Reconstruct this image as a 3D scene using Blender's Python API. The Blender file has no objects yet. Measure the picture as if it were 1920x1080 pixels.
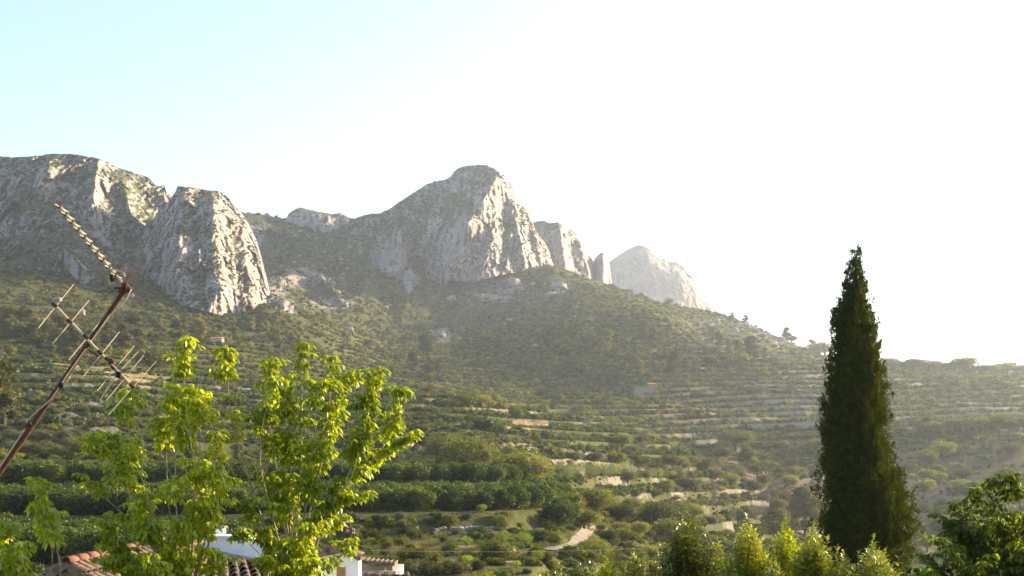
import bpy, bmesh, math, random
import numpy as np
from mathutils import Vector, Matrix

# ------------------------------------------------------------------ camera, sky, sun, exposure
F = 2400.0            # focal length in photograph pixels (1920 wide)
CX, HY = 960.0, 880.0 # principal column, horizon row
CAMZ = 10.0
sc = bpy.context.scene
cam = bpy.data.cameras.new("camera")
cam_o = bpy.data.objects.new("camera", cam)
sc.collection.objects.link(cam_o)
cam.sensor_width = 36.0
cam.lens = 36.0 * F / 1920.0
cam.shift_y = (HY - 540.0) / 1920.0
cam.clip_start = 0.1
cam.clip_end = 40000
cam_o.location = (0, 0, CAMZ)
cam_o.rotation_euler = (math.radians(90), 0, 0)
sc.camera = cam_o

SUN_AZ, SUN_EL = 61.0, 18.0     # degrees right of the view direction (+Y), above the horizon
world = bpy.data.worlds.new("World")
sc.world = world
world.use_nodes = True
wn = world.node_tree.nodes
sky = wn.new("ShaderNodeTexSky")
sky.sky_type = 'NISHITA'
sky.sun_disc = False
sky.sun_elevation = math.radians(SUN_EL)
sky.sun_rotation = math.radians(SUN_AZ)
sky.air_density = 1.0
sky.dust_density = 1.2
sky.altitude = 200
wn["Background"].inputs[1].default_value = 0.098
world.node_tree.links.new(sky.outputs[0], wn["Background"].inputs[0])

sun = bpy.data.lights.new("sun", 'SUN')
sun.energy = 4.6
sun.angle = math.radians(0.6)
sun.color = (1.0, 0.79, 0.50)
sun_o = bpy.data.objects.new("sun", sun)
sc.collection.objects.link(sun_o)
a, e = math.radians(SUN_AZ), math.radians(SUN_EL)
sdir = Vector((math.sin(a) * math.cos(e), math.cos(a) * math.cos(e), math.sin(e)))
sun_o.rotation_euler = sdir.to_track_quat('Z', 'Y').to_euler()
sun_o.location = (200, 0, 300)

sc.view_settings.view_transform = 'Standard'
sc.view_settings.look = 'None'
sc.view_settings.exposure = 2.0
sc.view_settings.gamma = 1.0
sc.view_settings.use_curve_mapping = False
sc.render.engine = 'CYCLES'
sc.cycles.use_denoising = True
sc.cycles.max_bounces = 6
sc.cycles.diffuse_bounces = 3
sc.cycles.transmission_bounces = 4
sc.cycles.volume_bounces = 1
sc.cycles.transparent_max_bounces = 6
sc.cycles.sample_clamp_indirect = 6

HAZE_DENSITY = 0.000115
HAZE_COLOR = (0.76, 0.85, 1.0)
HAZE_ANISO = 0.55

rng = np.random.default_rng(7)
random.seed(7)
C = sc.collection

# ------------------------------------------------------------------ small helpers
def P(x, y, Y):
    """world point seen in column x, row y of the photograph, at forward distance Y"""
    return Vector(((x - CX) / F * Y, Y, CAMZ + (HY - y) / F * Y))

def tag(o, label=None, cat=None, group=None, kind=None):
    if label: o['label'] = label
    if cat: o['category'] = cat
    if group: o['group'] = group
    if kind: o['kind'] = kind
    return o

def empty(name, loc, rz=0.0):
    o = bpy.data.objects.new(name, None)
    C.objects.link(o)
    o.location = loc
    o.rotation_euler = (0, 0, rz)
    o.empty_display_size = 0.2
    return o

def np_mesh(name, V, Fc, smooth=False):
    """V (n,3); Fc (m,3) or (m,4)"""
    V = np.asarray(V, dtype=np.float32); Fc = np.asarray(Fc, dtype=np.int32)
    me = bpy.data.meshes.new(name)
    k = Fc.shape[1]
    me.vertices.add(len(V)); me.vertices.foreach_set('co', V.ravel())
    me.loops.add(Fc.size); me.loops.foreach_set('vertex_index', Fc.ravel())
    me.polygons.add(len(Fc))
    me.polygons.foreach_set('loop_start', np.arange(0, Fc.size, k, dtype=np.int32))
    me.update(calc_edges=True)
    if smooth:
        me.polygons.foreach_set('use_smooth', np.ones(len(Fc), dtype=bool))
    return me

def obj(name, me, mat=None, parent=None, link=True):
    o = bpy.data.objects.new(name, me)
    if link: C.objects.link(o)
    if mat and not me.materials: me.materials.append(mat)
    if parent: o.parent = parent
    return o

def attr(me, name, arr):
    at = me.attributes.new(name, 'FLOAT', 'POINT')
    at.data.foreach_set('value', np.asarray(arr, dtype=np.float32).ravel())

class MB:
    """collects boxes, tubes, polygons into one mesh"""
    def __init__(s): s.v = []; s.f = []
    def add(s, vs, fs):
        n = len(s.v); s.v += [tuple(v) for v in vs]; s.f += [tuple(i + n for i in f) for f in fs]
    def box(s, lo, hi):
        x0, y0, z0 = lo; x1, y1, z1 = hi
        s.add([(x0,y0,z0),(x1,y0,z0),(x1,y1,z0),(x0,y1,z0),(x0,y0,z1),(x1,y0,z1),(x1,y1,z1),(x0,y1,z1)],
              [(0,3,2,1),(4,5,6,7),(0,1,5,4),(1,2,6,5),(2,3,7,6),(3,0,4,7)])
    def hexa(s, p):   # eight corners, same order as box
        s.add(p, [(0,3,2,1),(4,5,6,7),(0,1,5,4),(1,2,6,5),(2,3,7,6),(3,0,4,7)])
    def tube(s, pts, rad, n=8, cap=True):
        pts = [Vector(p) for p in pts]
        if not hasattr(rad, '__len__'): rad = [rad] * len(pts)
        ring = []; up = Vector((0.3, 0.2, 1)).normalized()
        vs = []
        for i, p in enumerate(pts):
            d = (pts[min(i + 1, len(pts) - 1)] - pts[max(i - 1, 0)]).normalized()
            u = d.cross(up)
            if u.length < 1e-3: u = d.cross(Vector((1, 0, 0)))
            u.normalize(); w = d.cross(u)
            for k in range(n):
                t = 2 * math.pi * k / n
                vs.append(p + (u * math.cos(t) + w * math.sin(t)) * rad[i])
        fs = []
        for i in range(len(pts) - 1):
            for k in range(n):
                fs.append((i*n+k, i*n+(k+1)%n, (i+1)*n+(k+1)%n, (i+1)*n+k))
        if cap:
            fs.append(tuple(range(n))[::-1]); fs.append(tuple(range((len(pts)-1)*n, len(pts)*n)))
        s.add(vs, fs)
    def mesh(s, name, smooth=False):
        me = bpy.data.meshes.new(name)
        me.from_pydata(s.v, [], s.f); me.update()
        if smooth:
            for p in me.polygons: p.use_smooth = True
        return me
    def build(s, name, mat, parent=None, smooth=False):
        me = s.mesh(name, smooth); me.materials.append(mat)
        o = bpy.data.objects.new(name, me); C.objects.link(o)
        if parent: o.parent = parent
        return o

def copy_tree(o, loc, rz=0.0, scale=1.0):
    c = o.copy(); C.objects.link(c); c.location = loc
    c.rotation_euler = (0, 0, rz); c.scale = (scale,) * 3 if not hasattr(scale, '__len__') else scale
    for ch in list(o.children):
        d = ch.copy(); C.objects.link(d); d.parent = c
        for g in list(ch.children):
            e2 = g.copy(); C.objects.link(e2); e2.parent = d
    return c

# --- numpy gradient noise
_perm = np.random.default_rng(3).permutation(256).astype(np.int64)
_perm = np.concatenate([_perm, _perm, _perm])
_grad = np.array([[1,1,0],[-1,1,0],[1,-1,0],[-1,-1,0],[1,0,1],[-1,0,1],[1,0,-1],[-1,0,-1],[0,1,1],[0,-1,1],[0,1,-1],[0,-1,-1]], dtype=np.float64)
def pn(x, y, z):
    xi = np.floor(x).astype(np.int64); yi = np.floor(y).astype(np.int64); zi = np.floor(z).astype(np.int64)
    xf, yf, zf = x - xi, y - yi, z - zi
    xi &= 255; yi &= 255; zi &= 255
    u = xf*xf*xf*(xf*(xf*6-15)+10); v = yf*yf*yf*(yf*(yf*6-15)+10); w = zf*zf*zf*(zf*(zf*6-15)+10)
    def g(ix, iy, iz, fx, fy, fz):
        h = _perm[_perm[_perm[ix & 255] + (iy & 255)] + (iz & 255)] % 12
        gr = _grad[h]
        return gr[..., 0]*fx + gr[..., 1]*fy + gr[..., 2]*fz
    def l(a, b, t): return a + (b - a) * t
    return l(l(l(g(xi,yi,zi,xf,yf,zf), g(xi+1,yi,zi,xf-1,yf,zf), u), l(g(xi,yi+1,zi,xf,yf-1,zf), g(xi+1,yi+1,zi,xf-1,yf-1,zf), u), v),
             l(l(g(xi,yi,zi+1,xf,yf,zf-1), g(xi+1,yi,zi+1,xf-1,yf,zf-1), u), l(g(xi,yi+1,zi+1,xf,yf-1,zf-1), g(xi+1,yi+1,zi+1,xf-1,yf-1,zf-1), u), v), w)
def fbm(x, y, z, oct=4, ridged=False):
    s = 0; a_ = 1.0; t = 0
    for i in range(oct):
        n = pn(x * 2**i + 17*i, y * 2**i + 5*i, z * 2**i + 31*i)
        if ridged: n = 1 - 2*np.abs(n)*1.6
        s = s + a_ * n; t += a_; a_ *= 0.5
    return s / t
def worley(x, y, z, seed=0):
    """nearest and second nearest cell distance and the nearest cell's random number"""
    xi, yi, zi = np.floor(x).astype(np.int64), np.floor(y).astype(np.int64), np.floor(z).astype(np.int64)
    f1 = np.full(x.shape, 9.0); f2 = np.full(x.shape, 9.0); h1 = np.zeros(x.shape)
    for a_ in (-1, 0, 1):
        for b_ in (-1, 0, 1):
            for c_ in (-1, 0, 1):
                ix, iy, iz = xi + a_, yi + b_, zi + c_
                h = _perm[_perm[_perm[(ix + seed) & 255] + (iy & 255)] + (iz & 255)]
                jx = _perm[h] / 255.0; jy = _perm[h + 91] / 255.0; jz = _perm[h + 177] / 255.0
                d = (ix + jx - x) ** 2 + (iy + jy - y) ** 2 + (iz + jz - z) ** 2
                near = d < f1
                f2 = np.where(near, f1, np.minimum(f2, d)); h1 = np.where(near, _perm[h + 33] / 255.0, h1); f1 = np.where(near, d, f1)
    return np.sqrt(f1), np.sqrt(f2), h1
def sstep(a_, b_, x):
    t = np.clip((x - a_) / (b_ - a_), 0, 1); return t*t*(3-2*t)
def smooth1(a_, k, axis):
    if k < 1: return a_
    ker = np.hanning(2*k+3)[1:-1]; ker /= ker.sum()
    pad = [(0,0)]*a_.ndim; pad[axis] = (k, k)
    b = np.pad(a_, pad, mode='edge')
    return np.apply_along_axis(lambda r: np.convolve(r, ker, 'valid'), axis, b)

# ------------------------------------------------------------------ materials
def new_mat(name):
    m = bpy.data.materials.new(name); m.use_nodes = True
    nt = m.node_tree; nt.nodes.clear()
    out = nt.nodes.new("ShaderNodeOutputMaterial")
    return m, nt, out
def N(nt, t, **kw):
    n = nt.nodes.new(t)
    for k, v in kw.items():
        if k.startswith('i_'):
            key = k[2:]; key = int(key) if key.isdigit() else key.replace('_', ' ')
            n.inputs[key].default_value = v
        else: setattr(n, k, v)
    return n
def ramp(nt, stops, interp='LINEAR'):
    r = nt.nodes.new("ShaderNodeValToRGB"); cr = r.color_ramp; cr.interpolation = interp
    while len(cr.elements) < len(stops): cr.elements.new(0.5)
    for e_, (p, c) in zip(cr.elements, stops):
        e_.position = p; e_.color = (*c, 1) if len(c) == 3 else c
    return r
def coords(nt, scale=(1,1,1), obj_space=False):
    if obj_space:
        tc = N(nt, "ShaderNodeTexCoord"); src = tc.outputs['Object']
    else:
        g = N(nt, "ShaderNodeNewGeometry"); src = g.outputs['Position']
    mp = N(nt, "ShaderNodeMapping"); mp.inputs['Scale'].default_value = scale
    nt.links.new(src, mp.inputs['Vector']); return mp.outputs[0]
def noise(nt, vec, scale, detail=4, rough=0.55):
    n = N(nt, "ShaderNodeTexNoise"); n.inputs['Scale'].default_value = scale
    n.inputs['Detail'].default_value = detail; n.inputs['Roughness'].default_value = rough
    nt.links.new(vec, n.inputs['Vector']); return n.outputs['Fac']
def mix(nt, fac, c1, c2, blend='MIX'):
    m = N(nt, "ShaderNodeMix", data_type='RGBA', blend_type=blend)
    for sock, v in ((m.inputs['Factor'], fac), (m.inputs[6], c1), (m.inputs[7], c2)):
        if hasattr(v, 'links'): nt.links.new(v, sock)
        else: sock.default_value = v if isinstance(v, (int, float)) else ((*v, 1) if len(v) == 3 else v)
    return m.outputs[2]
def mth(nt, op, a_, b_=0.0, clamp=False):
    m = N(nt, "ShaderNodeMath", operation=op, use_clamp=clamp)
    for i, v in enumerate((a_, b_)):
        if hasattr(v, 'links'): nt.links.new(v, m.inputs[i])
        else: m.inputs[i].default_value = v
    return m.outputs[0]
def bump(nt, h, strength, dist):
    b = N(nt, "ShaderNodeBump"); b.inputs['Strength'].default_value = strength; b.inputs['Distance'].default_value = dist
    nt.links.new(h, b.inputs['Height']); return b.outputs[0]

def foliage_mat(name, c_dark, c_mid, c_light, trans=0.35, gloss=0.03, nscale=0.8, rough=0.5, tint=(1.0, 1.25, 0.45)):
    """colour varies from plant to plant and from leaf clump to leaf clump; light passes through the leaves"""
    m, nt, out = new_mat(name)
    oi = N(nt, "ShaderNodeObjectInfo")
    g = N(nt, "ShaderNodeNewGeometry")
    v = coords(nt)
    n = noise(nt, v, nscale, 2)
    t = mth(nt, 'ADD', mth(nt, 'MULTIPLY', oi.outputs['Random'], 0.45), mth(nt, 'MULTIPLY', n, 0.45))
    t = mth(nt, 'ADD', t, mth(nt, 'MULTIPLY', g.outputs['Random Per Island'], 0.22))
    r = ramp(nt, [(0.22, c_dark), (0.52, c_mid), (0.85, c_light)])
    nt.links.new(t, r.inputs[0])
    d = N(nt, "ShaderNodeBsdfDiffuse"); nt.links.new(r.outputs[0], d.inputs[0])
    tr = N(nt, "ShaderNodeBsdfTranslucent")
    tc = mix(nt, 1.0, r.outputs[0], tint, 'MULTIPLY')
    nt.links.new(tc, tr.inputs[0])
    ms = N(nt, "ShaderNodeMixShader", i_0=trans)
    nt.links.new(d.outputs[0], ms.inputs[1]); nt.links.new(tr.outputs[0], ms.inputs[2])
    gl = N(nt, "ShaderNodeBsdfGlossy"); gl.inputs['Roughness'].default_value = rough
    gl.inputs['Color'].default_value = (1, 1, 1, 1)
    m2 = N(nt, "ShaderNodeMixShader", i_0=gloss)
    nt.links.new(ms.outputs[0], m2.inputs[1]); nt.links.new(gl.outputs[0], m2.inputs[2])
    nt.links.new(m2.outputs[0], out.inputs[0])
    return m

def plain_mat(name, col, rough=0.7, metal=0.0, var=0.15, scale=6.0, col2=None, bmp=0.0):
    m, nt, out = new_mat(name)
    v = coords(nt)
    n = noise(nt, v, scale, 5)
    c2 = col2 or tuple(max(0, c * (1 - var * 2)) for c in col)
    r = ramp(nt, [(0.35, c2), (0.65, col)])
    nt.links.new(n, r.inputs[0])
    b = N(nt, "ShaderNodeBsdfPrincipled"); b.inputs['Roughness'].default_value = rough; b.inputs['Metallic'].default_value = metal
    nt.links.new(r.outputs[0], b.inputs['Base Color'])
    if bmp: nt.links.new(bump(nt, n, bmp, 0.02), b.inputs['Normal'])
    nt.links.new(b.outputs[0], out.inputs[0])
    return m

def rock_mat(name, dim=1.0, veg=True):
    m, nt, out = new_mat(name)
    v = coords(nt)
    vs = coords(nt, (1, 1, 0.22))
    n1 = noise(nt, v, 0.02, 6, 0.6)
    n2 = noise(nt, vs, 0.16, 7, 0.68)      # upright streaks
    n3 = noise(nt, v, 0.7, 6, 0.7)
    base = ramp(nt, [(p_, tuple(dim * c_ for c_ in q_)) for p_, q_ in [(0.30, (0.085, 0.077, 0.078)), (0.44, (0.20, 0.170, 0.168)), (0.58, (0.28, 0.238, 0.228)), (0.76, (0.355, 0.30, 0.278))]])
    s = mth(nt, 'ADD', mth(nt, 'MULTIPLY', n2, 0.65), mth(nt, 'MULTIPLY', n3, 0.35))
    nL = noise(nt, v, 0.035, 3, 0.5); s = mth(nt, 'ADD', s, mth(nt, 'MULTIPLY', mth(nt, 'SUBTRACT', nL, 0.5), 0.45))
    nt.links.new(s, base.inputs[0])
    vo = N(nt, "ShaderNodeTexVoronoi", feature='DISTANCE_TO_EDGE'); vo.inputs['Scale'].default_value = 0.08
    nt.links.new(vs, vo.inputs['Vector'])
    dn = N(nt, "ShaderNodeVectorMath", operation='MULTIPLY_ADD'); cn_ = N(nt, "ShaderNodeTexNoise"); cn_.inputs['Scale'].default_value = 0.12; cn_.inputs['Detail'].default_value = 5
    nt.links.new(vs, cn_.inputs['Vector']); nt.links.new(cn_.outputs['Color'], dn.inputs[0]); dn.inputs[1].default_value = (9, 9, 9); nt.links.new(vs, dn.inputs[2]); nt.links.new(dn.outputs[0], vo.inputs['Vector'])
    cr_ = ramp(nt, [(0.0, (0, 0, 0)), (0.10, (1, 1, 1))]); nt.links.new(vo.outputs['Distance'], cr_.inputs[0])
    s = mth(nt, 'ADD', mth(nt, 'MULTIPLY', s, 0.78), mth(nt, 'MULTIPLY', cr_.outputs[0], 0.22)); nt.links.new(s, base.inputs[0])
    warm = ramp(nt, [(0.56, (0, 0, 0)), (0.68, (1, 1, 1))]); nt.links.new(n1, warm.inputs[0])
    c = mix(nt, mth(nt, 'MULTIPLY', warm.outputs[0], 0.35), base.outputs[0], (0.36, 0.24, 0.17))
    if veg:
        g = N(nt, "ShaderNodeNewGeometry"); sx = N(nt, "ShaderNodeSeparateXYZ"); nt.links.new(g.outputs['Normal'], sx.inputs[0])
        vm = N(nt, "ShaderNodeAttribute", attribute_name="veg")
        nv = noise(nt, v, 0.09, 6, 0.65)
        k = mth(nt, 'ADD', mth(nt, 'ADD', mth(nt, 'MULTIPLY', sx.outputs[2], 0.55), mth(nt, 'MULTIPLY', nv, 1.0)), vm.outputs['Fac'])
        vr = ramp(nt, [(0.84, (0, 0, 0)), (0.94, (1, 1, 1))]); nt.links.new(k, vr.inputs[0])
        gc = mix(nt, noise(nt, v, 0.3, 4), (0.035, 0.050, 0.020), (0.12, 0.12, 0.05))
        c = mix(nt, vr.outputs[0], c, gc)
    b = N(nt, "ShaderNodeBsdfPrincipled"); b.inputs['Roughness'].default_value = 0.95
    b.inputs['Specular IOR Level'].default_value = 0.15
    nt.links.new(c, b.inputs['Base Color'])
    nt.links.new(bump(nt, s, 0.9, 1.6), b.inputs['Normal'])
    nt.links.new(b.outputs[0], out.inputs[0])
    return m

def ground_mat():
    m, nt, out = new_mat("ground_soil_and_scrub")
    v = coords(nt)
    nb = noise(nt, v, 0.012, 5, 0.6); nm = noise(nt, v, 0.12, 6, 0.65); nf = noise(nt, v, 0.9, 5, 0.7)
    grass = ramp(nt, [(0.3, (0.026, 0.031, 0.009)), (0.5, (0.058, 0.062, 0.016)), (0.7, (0.130, 0.110, 0.036))])
    t = mth(nt, 'ADD', mth(nt, 'MULTIPLY', nm, 0.6), mth(nt, 'MULTIPLY', nf, 0.4)); nt.links.new(t, grass.inputs[0])
    soil = mix(nt, nf, (0.10, 0.068, 0.042), (0.22, 0.165, 0.105))
    straw = mix(nt, nf, (0.16, 0.125, 0.055), (0.30, 0.235, 0.11))
    stone = mix(nt, nf, (0.11, 0.098, 0.085), (0.27, 0.24, 0.205))
    def at(n): return N(nt, "ShaderNodeAttribute", attribute_name=n).outputs['Fac']
    def brk(a_, lo=0.42, hi=0.58, n_=nm):  # break a mask's edge with noise
        s_ = mth(nt, 'ADD', a_, mth(nt, 'SUBTRACT', n_, 0.5))
        r = ramp(nt, [(lo, (0, 0, 0)), (hi, (1, 1, 1))]); nt.links.new(s_, r.inputs[0]); return r.outputs[0]
    bare = ramp(nt, [(0.55, (0, 0, 0)), (0.72, (1, 1, 1))]); nt.links.new(mth(nt,'ADD',mth(nt,'MULTIPLY',nm,0.7),mth(nt,'MULTIPLY',nb,0.3)), bare.inputs[0])
    c = mix(nt, mth(nt, 'MULTIPLY', bare.outputs[0], 0.6), grass.outputs[0], soil)
    c = mix(nt, brk(at('soil')), c, soil)
    c = mix(nt, brk(at('straw')), c, straw)
    c = mix(nt, brk(at('stone'), 0.50, 0.62), c, stone)
    b = N(nt, "ShaderNodeBsdfPrincipled"); b.inputs['Roughness'].default_value = 0.95
    b.inputs['Specular IOR Level'].default_value = 0.1
    nt.links.new(c, b.inputs['Base Color'])
    nt.links.new(bump(nt, t, 0.8, 0.8), b.inputs['Normal'])
    nt.links.new(b.outputs[0], out.inputs[0])
    return m

M = {}
M['ground'] = ground_mat()
M['rock'] = rock_mat("limestone", 1.0)
M['far_rock'] = rock_mat("far_limestone", 0.54, veg=False)
M['scrub'] = foliage_mat("scrub_leaves", (0.026, 0.030, 0.007), (0.074, 0.074, 0.013), (0.25, 0.225, 0.042), 0.34, 0.005, nscale=0.03)
M['pine'] = foliage_mat("pine_needles", (0.034, 0.036, 0.009), (0.095, 0.088, 0.020), (0.22, 0.18, 0.045), 0.34, 0.01, nscale=0.3)
M['citrus'] = foliage_mat("citrus_leaves", (0.022, 0.036, 0.006), (0.050, 0.072, 0.010), (0.13, 0.145, 0.022), 0.35, 0.015, nscale=0.8)
M['olive'] = foliage_mat("olive_leaves", (0.055, 0.058, 0.024), (0.105, 0.105, 0.045), (0.20, 0.19, 0.085), 0.3, 0.005, nscale=0.6, tint=(1, 1.05, .7))
M['broad'] = foliage_mat("broad_leaves", (0.036, 0.040, 0.007), (0.100, 0.098, 0.016), (0.27, 0.24, 0.038), 0.42, 0.015, nscale=0.5)
M['reed'] = foliage_mat("reed_leaves", (0.10, 0.11, 0.05), (0.17, 0.17, 0.08), (0.27, 0.25, 0.12), 0.35, nscale=0.4)
M['maple'] = foliage_mat("lime_green_leaves", (0.14, 0.20, 0.008), (0.35, 0.41, 0.014), (0.60, 0.62, 0.025), 0.62, 0.05, nscale=3.0, rough=0.32, tint=(1.35, 1.3, 0.25))
M['cypress'] = foliage_mat("cypress_sprays", (0.016, 0.024, 0.004), (0.044, 0.056, 0.008), (0.18, 0.18, 0.024), 0.40, 0.004, nscale=5.0, tint=(1.5, 1.4, 0.3))
M['laurel'] = foliage_mat("laurel_leaves", (0.026, 0.040, 0.004), (0.085, 0.11, 0.009), (0.38, 0.40, 0.02), 0.40, 0.08, nscale=2.0, rough=0.3, tint=(1.3, 1.3, 0.25))
M['darkleaf'] = foliage_mat("fig_leaves", (0.04, 0.06, 0.006), (0.15, 0.19, 0.014), (0.46, 0.50, 0.028), 0.56, 0.02, nscale=2.0, rough=0.35, tint=(1.3, 1.3, 0.25))
M['grass'] = foliage_mat("grass_blades", (0.035, 0.040, 0.012), (0.075, 0.075, 0.022), (0.20, 0.165, 0.065), 0.3, 0.005, nscale=0.15)
M['sapling'] = foliage_mat("bright_young_leaves", (0.08, 0.11, 0.008), (0.17, 0.20, 0.012), (0.32, 0.33, 0.02), 0.55, 0.02, nscale=1.0)
M['bare'] = plain_mat("bare_twigs", (0.22, 0.15, 0.12), 0.9)
M['bark'] = plain_mat("pine_bark", (0.075, 0.052, 0.038), 0.9, scale=3)
M['palebark'] = plain_mat("pale_bark", (0.36, 0.27, 0.19), 0.8, scale=20, col2=(0.20, 0.14, 0.09))
M['rust'] = plain_mat("rusted_steel", (0.12, 0.040, 0.022), 0.8, 0.1, scale=30, col2=(0.05, 0.020, 0.014), bmp=.3)
M['alu'] = plain_mat("weathered_aluminium", (0.40, 0.32, 0.20), 0.6, 0.2, scale=40, col2=(0.40, 0.33, 0.22))
M['plastic'] = plain_mat("black_plastic", (0.010, 0.009, 0.009), 0.9)
M['darkrust'] = plain_mat("dark_rusted_clip", (0.06, 0.028, 0.02), 0.9, scale=40)
M['cable'] = plain_mat("dirty_white_cable", (0.50, 0.42, 0.32), 0.6)
M['white'] = plain_mat("white_render", (0.80, 0.79, 0.80), 0.9, scale=2.0, col2=(0.66, 0.64, 0.64))
M['pink'] = plain_mat("pink_render", (0.55, 0.42, 0.36), 0.9, scale=3.0)
M['stucco'] = plain_mat("grey_brown_render", (0.30, 0.25, 0.21), 0.9, scale=3.0)
M['tile'] = plain_mat("clay_roof_tile", (0.22, 0.135, 0.09), 0.95, scale=8, col2=(0.06, 0.045, 0.036), bmp=.3)
M['redtile'] = plain_mat("red_ridge_tile", (0.36, 0.13, 0.06), 0.95, scale=9, col2=(0.12, 0.075, 0.055))
M['wood'] = plain_mat("brown_shutter", (0.33, 0.16, 0.06), 0.7, scale=8)
M['cream'] = plain_mat("cream_frame", (0.62, 0.52, 0.34), 0.6)
M['blue'] = plain_mat("blue_tarpaulin", (0.05, 0.12, 0.38), 0.5)
M['brick'] = plain_mat("orange_brick", (0.42, 0.20, 0.12), 0.9, scale=0.8)
M['drystone'] = plain_mat("dry_stone", (0.30, 0.26, 0.22), 0.95, scale=2.2, col2=(0.17, 0.15, 0.125))
M['track'] = plain_mat("pale_track_dirt", (0.20, 0.16, 0.12), 0.95, scale=0.6, col2=(0.10, 0.08, 0.058))
m_, nt_, out_ = new_mat("window_glass")
gb = N(nt_, "ShaderNodeBsdfPrincipled"); gb.inputs['Roughness'].default_value = 0.08; gb.inputs['Base Color'].default_value = (0.20, 0.22, 0.20, 1)
nt_.links.new(gb.outputs[0], out_.inputs[0]); M['glass'] = m_

# ------------------------------------------------------------------ the terrain: one sheet through feature lines
# each feature line: {column: (row, forward distance)}
KX = np.array([-2600, -300, 0, 100, 200, 300, 400, 450, 500, 550, 600, 660, 740, 800, 870, 950, 1000, 1036, 1060, 1100, 1150, 1200, 1250, 1300, 1350, 1400, 1450, 1500, 1560, 1600, 1660, 1750, 1830, 1920, 2300, 4600], float)
def line(pts):
    xs = np.array([p[0] for p in pts], float)
    return (np.interp(KX, xs, [p[1] for p in pts]), np.interp(KX, xs, [p[2] for p in pts]))
L = []
L.append(line([(0, 1270, 45)]))
L.append(line([(-300, 1090, 100), (1000, 1092, 100), (1100, 1110, 100), (1300, 1200, 110), (4600, 1200, 110)]))
L.append(line([(-300, 872, 200), (300, 876, 200), (450, 892, 190), (600, 888, 205), (800, 890, 210), (950, 902, 205), (1040, 940, 190), (1100, 985, 180), (1200, 1040, 190), (1300, 1075, 210), (1600, 1090, 230), (4600, 1080, 230)]))
L.append(line([(-300, 868, 225), (300, 870, 225), (600, 895, 240), (950, 905, 240), (1060, 930, 240), (1150, 955, 260), (1300, 1005, 300), (1450, 1040, 330), (1750, 1050, 340), (4600, 1040, 340)]))
L.append(line([(-300, 680, 440), (100, 678, 440), (200, 690, 440), (320, 712, 445), (450, 728, 450), (700, 735, 465), (800, 738, 470), (880, 748, 470), (1000, 776, 480), (1150, 806, 480), (1250, 832, 475), (1350, 878, 465), (1450, 935, 455), (1600, 965, 450), (1750, 950, 455), (1920, 920, 455), (4600, 900, 455)]))
L.append(line([(-300, 684, 465), (200, 692, 470), (450, 728, 490), (700, 742, 540), (880, 764, 560), (1000, 795, 560), (1150, 822, 560), (1300, 858, 560), (1450, 885, 550), (1600, 880, 545), (1750, 860, 545), (1920, 830, 545), (4600, 800, 545)]))
L.append(line([(-300, 590, 600), (0, 600, 600), (200, 625, 600), (400, 655, 620), (600, 690, 640), (740, 710, 760), (870, 722, 780), (1000, 738, 760), (1150, 752, 710), (1300, 772, 680), (1450, 790, 660), (1600, 792, 640), (1750, 790, 620), (1820, 782, 615), (1920, 790, 620), (4600, 790, 620)]))
L.append(line([(-300, 590, 640), (0, 596, 640), (400, 632, 680), (600, 670, 700), (740, 700, 830), (1000, 722, 820), (1300, 764, 730), (1500, 790, 700), (1750, 803, 690), (1920, 805, 690), (4600, 790, 690)]))
L.append(line([(-300, 505, 790), (0, 505, 790), (100, 515, 790), (200, 535, 790), (300, 560, 780), (400, 585, 780), (450, 592, 785), (510, 565, 800), (560, 577, 820), (600, 592, 830), (640, 612, 850), (680, 632, 900), (740, 655, 980), (870, 652, 1020), (1000, 625, 1000), (1100, 600, 980), (1200, 590, 980), (1250, 608, 960), (1300, 636, 920), (1340, 652, 900), (1450, 676, 870), (1560, 686, 870), (1600, 692, 870), (1750, 706, 880), (1920, 712, 880), (4600, 720, 880)]))
L.append(line([(-300, 470, 860), (0, 470, 860), (300, 500, 880), (450, 560, 900), (510, 585, 960), (560, 600, 1000), (640, 622, 1030), (740, 632, 1110), (870, 615, 1150), (1000, 585, 1150), (1100, 566, 1130), (1200, 572, 1080), (1250, 600, 1060), (1300, 650, 1050), (1340, 668, 1050), (1450, 690, 1020), (1560, 696, 1000), (1600, 700, 1000), (1750, 704, 1000), (1920, 710, 1000), (4600, 715, 1000)]))
L.append(line([(-300, 330, 1010), (0, 330, 1010), (300, 420, 1060), (450, 480, 1200), (510, 500, 1260), (560, 495, 1280), (640, 505, 1290), (740, 525, 1280), (800, 532, 1280), (870, 520, 1290), (950, 510, 1295), (1036, 499, 1300), (1060, 508, 1300), (1100, 521, 1300), (1145, 535, 1300), (1200, 558, 1300), (1250, 571, 1300), (1300, 578, 1300), (1330, 584, 1300), (1360, 591, 1300), (1400, 604, 1290), (1430, 618, 1280), (1480, 643, 1260), (1520, 657, 1240), (1560, 671, 1220), (1600, 681, 1200), (1660, 688, 1180), (1750, 694, 1170), (1830, 699, 1170), (1920, 702, 1170), (4600, 705, 1170)]))
L.append(line([(-300, 300, 1080), (0, 296, 1080), (100, 300, 1100), (200, 325, 1150), (300, 400, 1300), (400, 405, 1500), (450, 397, 1520), (480, 396, 1520), (540, 408, 1520), (600, 424, 1520), (660, 417, 1520), (720, 415, 1520), (800, 420, 1520), (900, 430, 1500), (1000, 480, 1450), (1060, 520, 1420), (1150, 560, 1400), (1250, 590, 1400), (1360, 615, 1400), (1480, 665, 1400), (1560, 690, 1350), (1660, 705, 1350), (1920, 720, 1350), (4600, 730, 1350)]))
L.append(line([(-300, 640, 1900), (500, 700, 2000), (4600, 800, 2000)]))
L.append(line([(0, 860, 4300)]))
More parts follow.
